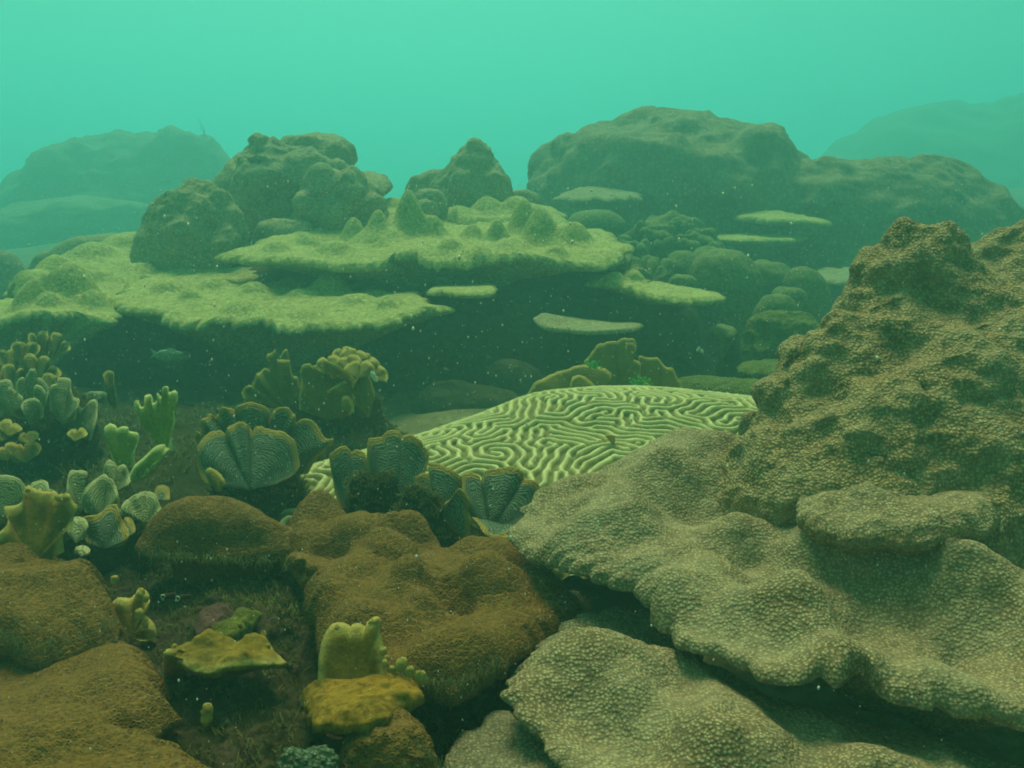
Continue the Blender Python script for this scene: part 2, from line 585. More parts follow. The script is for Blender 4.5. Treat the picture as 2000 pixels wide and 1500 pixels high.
def leaf_mat(name, inner, line, rimc, wave=0.0062, rim_w=0.011, bump=0.8, mott=0.6):
    """leaf coral: fine ridges that follow the rim (rim = metres from the edge), growing margin of another colour"""
    m, n, l, b = nodes_of(name)
    at = n.new("ShaderNodeAttribute"); at.attribute_name = "rim"
    geo = n.new("ShaderNodeNewGeometry"); co = geo.outputs["Position"]
    wob = noise_tex(n, l, co, 38, 5, 0.62)
    m1 = n.new("ShaderNodeMath"); m1.operation = 'MULTIPLY_ADD'
    l.new(wob.outputs["Fac"], m1.inputs[0]); m1.inputs[1].default_value = 0.030; l.new(at.outputs["Fac"], m1.inputs[2])
    m2 = n.new("ShaderNodeMath"); m2.operation = 'MULTIPLY'; l.new(m1.outputs[0], m2.inputs[0]); m2.inputs[1].default_value = 2 * math.pi / wave
    m3 = n.new("ShaderNodeMath"); m3.operation = 'SINE'; l.new(m2.outputs[0], m3.inputs[0])
    m4 = n.new("ShaderNodeMath"); m4.operation = 'MULTIPLY_ADD'; l.new(m3.outputs[0], m4.inputs[0]); m4.inputs[1].default_value = .5; m4.inputs[2].default_value = .5
    rp = ramp(n, [(0.5, inner), (1.0, line)]); l.new(m4.outputs[0], rp.inputs[0])
    mn = noise_tex(n, l, co, 25, 4, 0.6)
    mr = ramp(n, [(0.3, (.6, .62, .6)), (0.7, (1.25, 1.25, 1.2))]); l.new(mn.outputs["Fac"], mr.inputs[0])
    c = mixrgb(n, l, mott, rp.outputs[0], mr.outputs[0], 'MULTIPLY')
    m5 = n.new("ShaderNodeMath"); m5.operation = 'MULTIPLY_ADD'
    l.new(wob.outputs["Fac"], m5.inputs[0]); m5.inputs[1].default_value = 0.012; l.new(at.outputs["Fac"], m5.inputs[2])
    rr = n.new("ShaderNodeMapRange"); rr.inputs["From Min"].default_value = rim_w * 0.75 + 0.004; rr.inputs["From Max"].default_value = rim_w * 1.3 + 0.006
    rr.inputs["To Min"].default_value = 1; rr.inputs["To Max"].default_value = 0
    l.new(m5.outputs[0], rr.inputs["Value"])
    c = mixrgb(n, l, rr.outputs[0], c, rimc)
    l.new(c, b.inputs["Base Color"])
    b.inputs["Roughness"].default_value = 0.8
    b.inputs["Specular IOR Level"].default_value = 0.12
    bp = n.new("ShaderNodeBump"); bp.inputs["Strength"].default_value = bump; bp.inputs["Distance"].default_value = 0.0025
    l.new(m4.outputs[0], bp.inputs["Height"])
    b2 = n.new("ShaderNodeBump"); b2.inputs["Strength"].default_value = .5; b2.inputs["Distance"].default_value = 0.006
    g = noise_tex(n, l, co, 70, 5, .65); l.new(g.outputs["Fac"], b2.inputs["Height"]); l.new(bp.outputs[0], b2.inputs["Normal"])
    l.new(b2.outputs[0], b.inputs["Normal"])
    return m


def fire_mat(name, body, tip, brown):
    m, n, l, b = nodes_of(name)
    at = n.new("ShaderNodeAttribute"); at.attribute_name = "rim"
    geo = n.new("ShaderNodeNewGeometry"); co = geo.outputs["Position"]
    a = noise_tex(n, l, co, 22, 4, .6)
    rp = ramp(n, [(.35, brown), (.65, body)]); l.new(a.outputs["Fac"], rp.inputs[0])
    rr = n.new("ShaderNodeMapRange"); rr.inputs["From Min"].default_value = 0.001; rr.inputs["From Max"].default_value = 0.013
    rr.inputs["To Min"].default_value = .85; rr.inputs["To Max"].default_value = 0; l.new(at.outputs["Fac"], rr.inputs["Value"])
    c = mixrgb(n, l, rr.outputs[0], rp.outputs[0], tip)
    f = noise_tex(n, l, co, 160, 4, .7)
    fr = ramp(n, [(.3, (.6, .6, .6)), (.7, (1.25, 1.25, 1.25))]); l.new(f.outputs["Fac"], fr.inputs[0])
    c = mixrgb(n, l, .7, c, fr.outputs[0], 'MULTIPLY')
    l.new(c, b.inputs["Base Color"]); b.inputs["Roughness"].default_value = .8; b.inputs["Specular IOR Level"].default_value = .15
    b2 = n.new("ShaderNodeBump"); b2.inputs["Strength"].default_value = .6; b2.inputs["Distance"].default_value = .006
    l.new(f.outputs["Fac"], b2.inputs["Height"]); l.new(b2.outputs[0], b.inputs["Normal"])
    return m


def plain_mat(name, c, rough=.8):
    m, n, l, b = nodes_of(name)
    geo = n.new("ShaderNodeNewGeometry")
    f = noise_tex(n, l, geo.outputs["Position"], 120, 4, .65)
    fr = ramp(n, [(.3, tuple(.65 * x for x in c)), (.7, tuple(min(1, 1.2 * x) for x in c))]); l.new(f.outputs["Fac"], fr.inputs[0])
    l.new(fr.outputs[0], b.inputs["Base Color"]); b.inputs["Roughness"].default_value = rough
    b.inputs["Specular IOR Level"].default_value = .15
    return m


MAT = {}
MAT['star'] = coral_mat("star coral skin", (.54, .42, .22), (.20, .14, .068), (.38, .32, .185), 0.0052, bump=.6, polyp_depth=.0018, patch_scale=6, grain=.15, mottle=.5)
MAT['mound'] = coral_mat("star coral mound skin", (.58, .43, .20), (.21, .145, .06), (.38, .31, .165), 0.0058, bump=.75, polyp_depth=.0022, patch_scale=8, grain=.25, mottle=.6)
MAT['brown'] = coral_mat("brown coral skin", (.20, .108, .026), (.050, .027, .008), (.17, .10, .021), 0.0062, bump=.6, invert=True, polyp_depth=.0018, patch_scale=6, grain=.08, mottle=.2, contrast=.42)
MAT['plate'] = coral_mat("plate coral skin", (.56, .52, .17), (.34, .31, .10), (.42, .40, .13), 0.012, bump=.5, patch_scale=4)
MAT['knobby'] = coral_mat("knobby coral skin", (.42, .38, .19), (.24, .21, .10), (.33, .31, .15), 0.012, bump=.6, patch_scale=4)
MAT['far'] = coral_mat("far coral skin", (.32, .25, .12), (.19, .145, .06), (.25, .21, .10), 0.03, bump=.5, patch_scale=2.5)
MAT['lobe'] = coral_mat("lobe coral skin", (.26, .27, .09), (.14, .15, .05), (.18, .2, .06), 0.010, bump=.5, patch_scale=5)
MAT['moss'] = coral_mat("mossy coral skin", (.22, .22, .04), (.08, .09, .015), (.15, .17, .03), 0.009, bump=.8, patch_scale=9)
MAT['grey'] = coral_mat("grey green coral skin", (.38, .32, .19), (.15, .12, .065), (.26, .24, .14), 0.0052, bump=.6, polyp_depth=.0018, patch_scale=6, grain=.15, mottle=.5)
MAT['rock'] = rock_mat("reef rock", [(.035, .03, .015), (.07, .06, .02), (.11, .075, .045), (.06, .06, .02)], 9)
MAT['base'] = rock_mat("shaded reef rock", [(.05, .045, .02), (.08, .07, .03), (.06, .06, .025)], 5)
MAT['sand'] = rock_mat("silty sand", [(.12, .105, .045), (.19, .165, .075), (.09, .08, .035)], 3, .5)
MAT['leaf'] = leaf_mat("green leaf coral", (.085, .12, .075), (.25, .31, .21), (.36, .25, .06))
MAT['leafpale'] = leaf_mat("pale leaf coral", (.17, .19, .08), (.36, .36, .19), (.46, .42, .20), rim_w=.006)
MAT['olive'] = leaf_mat("olive leaf coral", (.17, .14, .025), (.21, .17, .035), (.42, .31, .07), wave=.009, bump=.4, rim_w=.007)
MAT['crust'] = rock_mat("algae crust", [(.03, .03, .009), (.075, .065, .018), (.04, .045, .013)], 22)
MAT['fire'] = fire_mat("mustard fire coral", (.30, .18, .016), (.50, .37, .10), (.12, .08, .010))
MAT['fireyellow'] = fire_mat("yellow fire coral", (.42, .38, .03), (.70, .66, .25), (.27, .27, .03))
MAT['fireshelf'] = rock_mat('orange fire coral shelf', [(.13, .09, .012), (.36, .20, .025), (.22, .13, .015)], 14, .6)
MAT['firedull'] = rock_mat('olive fire coral', [(.09, .07, .012), (.27, .19, .028), (.16, .12, .018)], 20, .6)
MAT['lime'] = rock_mat("lime sponge", [(.10, .09, .02), (.34, .33, .06), (.17, .15, .03), (.28, .28, .06)], 26, .9)
MAT['pink'] = rock_mat("pink crust", [(.10, .05, .04), (.26, .12, .10), (.09, .06, .035)], 26, .9)
MAT['bluegreen'] = coral_mat("blue green fuzzy coral", (.22, .27, .17), (.06, .09, .05), (.12, .17, .10), 0.006, bump=1.0, patch_scale=20)
MAT['turf'] = plain_mat('olive algae turf', (.17, .16, .045))
MAT['fringe'] = plain_mat('pale algae fringe', (.34, .30, .12))
MAT['snow'] = plain_mat("drifting specks", (.8, .82, .7))
MAT['pale'] = plain_mat("pale shell", (.55, .62, .45))
MAT['fish'] = plain_mat("pale fish skin", (.34, .42, .30), .5)
MAT['algae'] = plain_mat("bright green algae", (.08, .42, .05))

# ------------------------------------------------------------------ seabed
def build_seabed():
    g = np.concatenate([-np.geomspace(75, 4.2, 22), np.linspace(-4, 4, 200), np.geomspace(4.2, 75, 22)])
    h = np.concatenate([np.linspace(-12, -.6, 12), np.linspace(-.4, 7.2, 190), np.geomspace(7.4, 90, 26)])
    X, Y = np.meshgrid(g, h)
    p = np.stack([X.ravel(), Y.ravel(), 0 * X.ravel()], -1)
    z = 0.13 + .06 * fbm(p / .9, 4, 3) + .02 * fbm(p / .16, 3, 8)
    z += .13 * np.exp(-((p[:, 1] - 3.0) / .6) ** 2 - ((p[:, 0] + .05) / .45) ** 2) - .06 * np.exp(-((p[:, 1] - 3.2) / 1.2) ** 2)
    far = np.clip((p[:, 1] - 6) / 10, 0, 1)
    z += far * (.5 * fbm(p / 4.0, 3, 5))
    p[:, 2] = z
    n = len(g)
    o = mesh_obj("seabed", p, [ring_faces(len(h), n, 0, False)], MAT['sand'])
    tag(o, kind="structure")
build_seabed()


# ------------------------------------------------------------------ far mounds
def far_things():
    t = thing("massive_coral", "large smooth brown coral mound with shelves on its flank, behind the table coral", "coral", P(1420, 560, 7.0))
    loft("mound", [(222, 1290, 1385), (232, 1230, 1430), (246, 1165, 1470), (262, 1110, 1515), (290, 1068, 1560), (330, 1045, 1610), (370, 1040, 1660), (440, 1050, 1690), (540, 1060, 1700), (640, 1080, 1700)],
         MAT['far'], t, 7.2, .6, 200, 110, (('fbm', .17, .6, 3), ('fbm', .07, .2, 3)), [(1310, 300, .22, .10), (1230, 320, .3, .12), (1400, 330, .3, .12), (1500, 290, .3, .1)], 4)
    loft("shoulder", [(308, 1610, 1700), (314, 1560, 1770), (330, 1500, 1835), (352, 1450, 1890), (390, 1420, 1945), (450, 1410, 2000), (540, 1400, 2060), (640, 1400, 2080)],
         MAT['far'], t, 7.0, .5, 180, 90, (('fbm', .13, .5, 3), ('fbm', .06, .18, 3)), (), 9)
    for k, (b, d) in enumerate([
        ([(1085, 384), (1120, 386), (1180, 386), (1252, 382), (1230, 372), (1180, 362), (1120, 368)], 6.2),
        ([(1438, 420), (1480, 426), (1540, 430), (1612, 431), (1590, 422), (1530, 412), (1470, 412)], 6.0),
        ([(1400, 461), (1450, 466), (1520, 466), (1562, 462), (1530, 456), (1450, 455)], 5.9),
        ([(1560, 540), (1620, 548), (1720, 548), (1760, 540), (1720, 524), (1620, 522)], 5.4)]):
        m = len(b)
        yy = np.array([q[1] for q in b]); f = (yy.max() - yy) / (yy.max() - yy.min())
        patch("shelf", [(q[0], q[1], d + .42 * fr) for q, fr in zip(b, f)], MAT['knobby' if k in (0, 3) else 'plate'], t, N=120, M=20, thick=.03, under=.06, edge=.03,
              disp=(('fbm', .015, .2),), seed=20 + k, center=(np.mean([q[0] for q in b]), (yy.max() * .45 + yy.min() * .55), d + .25))
    t = thing("coral_hill", "hazy broad coral hill left of the table coral, fading into green water", "coral", P(250, 520, 15))
    loft("mound", [(268, 290, 370), (278, 200, 405), (298, 130, 425), (328, 88, 440), (360, 60, 455), (400, 30, 470), (470, 10, 480), (560, 0, 490)],
         MAT['far'], t, 15.0, .6, 150, 80, (('fbm', .35, 1.2, 3), ('ridge', .12, .5, 3)), (), 12)
    loft("lower_terrace", [(398, 20, 300), (410, -60, 330), (440, -110, 345), (500, -140, 360), (580, -150, 360)],
         MAT['far'], t, 13.0, .45, 120, 50, (('fbm', .18, .8, 3), ('fbm', .06, .25, 3)), (), 13)
    t = thing("coral_hill", "faintest coral hill in the haze, beyond the smooth brown mound", "coral", P(1900, 480, 24))
    loft("mound", [(165, 1960, 2120), (190, 1880, 2220), (230, 1800, 2300), (270, 1730, 2350), (310, 1660, 2400), (380, 1600, 2450), (520, 1560, 2500)],
         MAT['far'], t, 24.0, .6, 140, 70, (('fbm', .9, 2.6, 3), ('fbm', .25, .8, 3)), (), 15)
    loft("lower_mound", [(372, 1950, 2120), (385, 1900, 2180), (410, 1850, 2220), (470, 1800, 2250), (540, 1780, 2250)],
         MAT['far'], t, 14, .6, 110, 50, (('fbm', .15, .7, 3),), (), 16)
    o = thing("coral_ledge", "low dim coral ledge in haze, at the foot of the hazy broad hill", "coral", P(-10, 600, 6.5))
    loft("mound", [(490, -90, 10), (500, -120, 32), (530, -140, 50), (580, -150, 70), (640, -150, 90)], MAT['far'], o, 6.3, .6, 90, 40, (('fbm', .08, .4, 3),), (), 17)
    o = thing("soft_coral", "thin dark whip rising from the hazy broad hill", "soft coral", P(395, 268, 14.6))
    V = []; fcs = []
    for k in range(3):
        x0 = 393 + 5 * k
        zs = np.linspace(0, 1, 14)
        c = P(x0 + 6 * np.sin(zs * 4 + k), 275 - (42 - 12 * k) * zs, 14.7 + .05 * k)
        a = np.linspace(0, 2 * np.pi, 6, endpoint=False)
        r = .010 * (1 - .7 * zs)
        ring = c[:, None] + np.stack([np.cos(a), np.sin(a), 0 * a], -1)[None] * r[:, None, None]
        fcs.append(ring_faces(14, 6, len(V) * 84)); V.append(ring.reshape(-1, 3))
    mesh_obj("stem", np.concatenate(V), fcs, MAT['base'], o)
far_things()


# ------------------------------------------------------------------ the table coral
def table_coral():
    t = thing("table_coral", "broad tiered coral with pale plates, knobs and peaks above a dark hollow", "coral", P(720, 780, 4.4))
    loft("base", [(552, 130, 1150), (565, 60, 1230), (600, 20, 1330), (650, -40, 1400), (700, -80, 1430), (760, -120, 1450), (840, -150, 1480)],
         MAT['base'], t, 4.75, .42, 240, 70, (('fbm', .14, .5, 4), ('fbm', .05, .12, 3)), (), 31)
    # upper plate
    patch("plate", [(430, 496, 4.25), (480, 503, 4.12), (540, 503, 4.05), (600, 507, 4.02), (645, 517, 4.0), (700, 517, 4.0), (752, 512, 4.02), (765, 492, 4.1), (800, 494, 4.06), (860, 512, 3.98),
                    (930, 506, 3.98), (1000, 497, 4.02), (1070, 503, 4.0), (1130, 512, 3.98), (1180, 516, 3.98), (1218, 494, 4.1), (1225, 474, 4.3),
                    (1130, 440, 4.8), (1010, 418, 5.1), (880, 405, 5.2), (740, 412, 5.1), (620, 436, 4.9), (540, 455, 4.6), (480, 478, 4.4)],
          MAT['plate'], t, inner=[(850, 465, 4.5), (650, 475, 4.5), (1050, 465, 4.45)], N=420, M=90, thick=.032, under=.30, edge=.018, seed=3, kscale=1.15,
          disp=(('fbm', .03, .25, 3), ('fbm', .010, .06, 3)),
          knobs=[(690, 462, .07, .06), (738, 470, .06, .04), (800, 462, .09, .13), (848, 462, .07, .06), (735, 442, .16, .05), (925, 462, .07, .04), (972, 462, .06, .06), (1022, 448, .09, .09),
                 (1055, 465, .10, .10), (1120, 468, .10, .06), (600, 470, .07, .03), (540, 485, .08, .03), (880, 480, .06, .02), (1000, 478, .1, .02), (650, 488, .1, .025), (1090, 488, .06, .025), (930, 490, .08, .02)])
    # wide lower plate
    patch("plate", [(212, 585, 3.85), (240, 602, 3.72), (300, 606, 3.66), (325, 622, 3.6), (365, 634, 3.55), (420, 622, 3.57), (465, 630, 3.53), (505, 622, 3.56), (545, 637, 3.5), (620, 638, 3.48), (690, 632, 3.5),
                    (750, 628, 3.52), (800, 612, 3.6), (840, 603, 3.66), (882, 600, 3.7), (850, 590, 3.8), (825, 574, 3.95), (800, 566, 4.05), (720, 560, 4.2), (620, 556, 4.3), (540, 530, 4.5), (440, 515, 4.6), (330, 522, 4.5), (255, 550, 4.15)],
          MAT['plate'], t, inner=[(550, 590, 3.85), (380, 575, 3.95)], N=420, M=80, thick=.028, under=.35, edge=.02, seed=5,
          disp=(('fbm', .03, .22, 3), ('fbm', .009, .05, 3)),
          knobs=[(640, 566, .10, .06), (590, 575, .08, .03), (700, 585, .1, .03), (420, 560, .09, .035), (370, 580, .06, .03), (500, 570, .09, .03), (760, 590, .08, .03), (330, 560, .09, .03), (610, 610, .08, .02), (470, 600, .1, .025)])
    # hooked ledge at the plate's right end
    patch("ledge", [(835, 566, 3.85), (850, 553, 4.15), (875, 555, 4.2), (905, 561, 4.2), (940, 560, 4.2), (966, 553, 4.1), (968, 560, 3.9), (962, 568, 3.78), (930, 571, 3.74), (890, 570, 3.74), (862, 564, 3.76), (850, 566, 3.76)],
          MAT['plate'], t, N=140, M=18, thick=.025, under=.02, edge=.006, seed=6, disp=(('fbm', .006, .08),), lam=1e-4)
    # left back plate
    patch("plate", [(20, 560, 4.2), (45, 536, 4.4), (85, 510, 4.7), (130, 490, 5.0), (180, 474, 5.2), (240, 458, 5.4), (300, 450, 5.5), (360, 470, 5.3), (420, 510, 4.8), (360, 535, 4.5), (280, 560, 4.2), (215, 585, 3.95), (150, 580, 4.0), (80, 570, 4.1)],
          MAT['plate'], t, N=300, M=60, thick=.05, under=.4, edge=.02, seed=7, disp=(('fbm', .035, .28, 3), ('fbm', .012, .07, 3)),
          knobs=[(110, 530, .12, .06), (180, 500, .14, .05), (245, 480, .16, .06), (190, 545, .12, .04), (270, 530, .14, .04), (60, 545, .1, .05)])
    loft("knob", [(462, 170, 262), (468, 140, 285), (480, 110, 300), (500, 75, 310), (525, 55, 310)], MAT['knobby'], t, 5.7, .4, 100, 40, (('fbm', .05, .3, 3),), (), 40)
    # left lower plate
    patch("plate", [(-120, 640, 3.6), (-40, 636, 3.58), (0, 626, 3.6), (45, 612, 3.62), (100, 606, 3.62), (150, 608, 3.62), (190, 618, 3.58), (226, 616, 3.62), (225, 600, 3.8), (190, 580, 4.0), (130, 570, 4.1), (60, 572, 4.1), (0, 580, 4.05), (-80, 590, 4.0), (-140, 610, 3.9)],
          MAT['plate'], t, N=260, M=50, thick=.035, under=.3, edge=.014, seed=8, disp=(('fbm', .02, .2, 3), ('fbm', .008, .05, 3)),
          knobs=[(140, 582, .14, .12), (60, 590, .09, .07), (95, 590, .06, .04), (185, 592, .08, .05)])
    patch("ledge", [(10, 570, 4.3), (40, 560, 4.25), (75, 560, 4.25), (95, 552, 4.4), (85, 538, 4.55), (50, 536, 4.6), (20, 548, 4.5)], MAT['plate'], t, N=100, M=18, thick=.03, under=.1, seed=9)
    # boulder on the left
    loft("boulder", [(348, 376, 392), (356, 352, 412), (378, 325, 445), (405, 306, 462), (430, 292, 474), (460, 280, 484), (490, 272, 486), (515, 268, 484), (545, 270, 480)],
         MAT['knobby'], t, 4.65, .65, 150, 90, (('fbm', .035, .2, 3), ('ridge', .025, .12, 3)), [(360, 470, .12, .05), (440, 480, .1, .05), (400, 400, .1, .04)], 41)
    # stacked knobby cluster
    loft("crown", [(257, 590, 625), (262, 560, 655), (274, 549, 678), (292, 552, 694), (310, 580, 698), (324, 610, 690), (345, 615, 680)], MAT['knobby'], t, 5.35, .8, 110, 60, (('fbm', .05, .22, 3), ('fbm', .015, .06, 3)), [(590, 275, .12, .05), (670, 290, .1, .04)], 42)
    loft("mound", [(280, 500, 545), (290, 490, 590), (305, 480, 640), (325, 462, 690), (345, 452, 712), (370, 448, 715), (395, 458, 705), (450, 480, 690)], MAT['knobby'], t, 5.25, .6, 150, 80, (('lump', .07, .22), ('fbm', .07, .25, 4), ('ridge', .03, .12, 3)),
         [(520, 292, .13, .07), (500, 335, .16, .08), (600, 330, .15, .08), (660, 345, .12, .07), (470, 375, .12, .05)], 43)
    patch("ledge", [(700, 345, 5.3), (725, 358, 5.2), (752, 362, 5.15), (762, 349, 5.25), (738, 333, 5.4), (705, 330, 5.45)], MAT['knobby'], t, N=90, M=18, thick=.05, under=.12, seed=44, edge=.012)
    loft("mound", [(338, 620, 640), (343, 605, 700), (355, 590, 728), (378, 580, 745), (400, 572, 752), (425, 560, 756), (455, 550, 758), (490, 550, 758)], MAT['knobby'], t, 4.95, .6, 130, 70, (('lump', .06, .18), ('fbm', .05, .2, 4), ('fbm', .02, .07, 3)),
         [(632, 352, .1, .07), (690, 352, .1, .06), (590, 405, .1, .09), (730, 400, .08, .05), (650, 420, .1, .05), (690, 395, .09, .06)], 45)
    loft("knob", [(425, 530, 560), (432, 510, 590), (450, 495, 610), (475, 488, 625), (500, 488, 630)], MAT['knobby'], t, 4.75, .6, 80, 36, (('fbm', .035, .15, 3),), [(515, 440, .06, .04)], 46)
    # peak
    loft("peak", [(282, 912, 942), (290, 900, 955), (308, 882, 966), (330, 862, 982), (350, 850, 998), (368, 842, 1002), (390, 838, 1004), (420, 836, 1010)], MAT['knobby'], t, 5.4, .7, 130, 70, (('fbm', .05, .2, 4), ('fbm', .02, .06, 3)),
         [(930, 300, .12, .04), (975, 350, .1, .05), (900, 355, .1, .04)], 47)
    loft("knob", [(336, 836, 862), (342, 815, 885), (358, 800, 890), (380, 790, 895), (410, 788, 900)], MAT['knobby'], t, 5.6, .6, 80, 36, (('fbm', .04, .16, 3),), (), 48)
    loft("knob", [(368, 830, 850), (372, 815, 862), (385, 806, 872), (402, 802, 876), (425, 800, 878)], MAT['knobby'], t, 5.05, .9, 70, 36, (('fbm', .025, .1, 3),), (), 49)
    loft("knob", [(390, 826, 838), (396, 815, 852), (412, 806, 858), (432, 806, 858), (450, 806, 858)], MAT['knobby'], t, 4.9, .9, 70, 36, (('fbm', .02, .08, 3),), (), 50)
    loft("knob", [(374, 1010, 1030), (380, 995, 1045), (392, 985, 1055), (412, 975, 1060)], MAT['knobby'], t, 5.5, .6, 60, 30, (('fbm', .03, .14, 3),), (), 51)
    # upper right plates
    patch("plate", [(700, 432, 4.95), (735, 418, 5.05), (790, 420, 5.0), (850, 418, 4.98), (900, 425, 4.9), (960, 430, 4.85), (1020, 428, 4.85), (1070, 442, 4.78), (1105, 438, 4.82), (1112, 418, 5.0), (1080, 402, 5.3), (1020, 392, 5.5), (940, 385, 5.6), (850, 385, 5.6), (770, 395, 5.5), (720, 410, 5.3)],
          MAT['plate'], t, N=300, M=50, thick=.07, under=.3, edge=.02, seed=10, disp=(('fbm', .03, .2, 3), ('fbm', .01, .06, 3)),
          knobs=[(760, 405, .12, .04), (950, 405, .1, .05), (1010, 405, .1, .05), (900, 412, .08, .03), (1050, 415, .08, .04)])
    patch("plate", [(1090, 462, 4.6), (1130, 470, 4.5), (1180, 474, 4.45), (1208, 466, 4.55), (1195, 452, 4.75), (1150, 438, 5.0), (1110, 440, 4.95)], MAT['plate'], t, N=140, M=26, thick=.05, under=.15, seed=11, edge=.015, disp=(('fbm', .03, .15, 3),))
    patch("plate", [(1170, 496, 4.35), (1200, 505, 4.28), (1228, 500, 4.3), (1232, 486, 4.5), (1205, 474, 4.7), (1165, 472, 4.7)], MAT['knobby'], t, N=110, M=22, thick=.05, under=.2, seed=12, edge=.01)
    # right plate and thin low ledges
    patch("plate", [(1150, 546, 4.1), (1190, 550, 4.0), (1225, 556, 3.95), (1262, 575, 3.85), (1310, 580, 3.82), (1360, 584, 3.8), (1402, 580, 3.82), (1408, 570, 3.92), (1370, 562, 4.05), (1310, 555, 4.15), (1250, 542, 4.3), (1200, 536, 4.4), (1165, 538, 4.3)],
          MAT['plate'], t, N=220, M=40, thick=.03, under=.06, seed=13, edge=.012, disp=(('fbm', .014, .15, 3), ('fbm', .005, .04, 2)), knobs=[(1240, 548, .06, .04), (1200, 546, .06, .03)])
    loft("knob", [(518, 1236, 1256), (524, 1226, 1264), (536, 1222, 1268), (556, 1220, 1270)], MAT['lobe'], t, 4.3, .8, 50, 24, (('fbm', .015, .08, 2),), (), 52)
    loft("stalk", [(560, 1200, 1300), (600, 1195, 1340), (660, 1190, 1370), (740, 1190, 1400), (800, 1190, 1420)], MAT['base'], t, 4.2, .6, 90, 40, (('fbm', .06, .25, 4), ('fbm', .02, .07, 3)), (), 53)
    patch("ledge", [(1044, 622, 3.75), (1050, 612, 3.82), (1068, 614, 4.0), (1090, 626, 4.1), (1140, 628, 4.15), (1200, 630, 4.1), (1248, 630, 3.95), (1250, 636, 3.72), (1215, 643, 3.66), (1160, 646, 3.64), (1100, 642, 3.66), (1060, 635, 3.68)],
          MAT['knobby'], t, N=160, M=18, thick=.018, under=.015, edge=.005, seed=14, disp=(('fbm', .006, .08),), lam=1e-4, center=(1150, 636, 3.73))
    patch("ledge", [(300, 692, 3.7), (330, 698, 3.66), (370, 694, 3.68), (368, 686, 3.78), (330, 684, 3.8)], MAT['knobby'], t, N=60, M=12, thick=.015, under=.05, seed=15, edge=.004)
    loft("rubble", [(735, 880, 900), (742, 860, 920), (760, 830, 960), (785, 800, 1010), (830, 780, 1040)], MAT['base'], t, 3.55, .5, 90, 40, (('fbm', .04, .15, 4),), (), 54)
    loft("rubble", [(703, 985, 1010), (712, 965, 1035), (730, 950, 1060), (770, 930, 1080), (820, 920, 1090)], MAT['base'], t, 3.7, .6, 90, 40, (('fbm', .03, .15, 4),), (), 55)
table_coral()


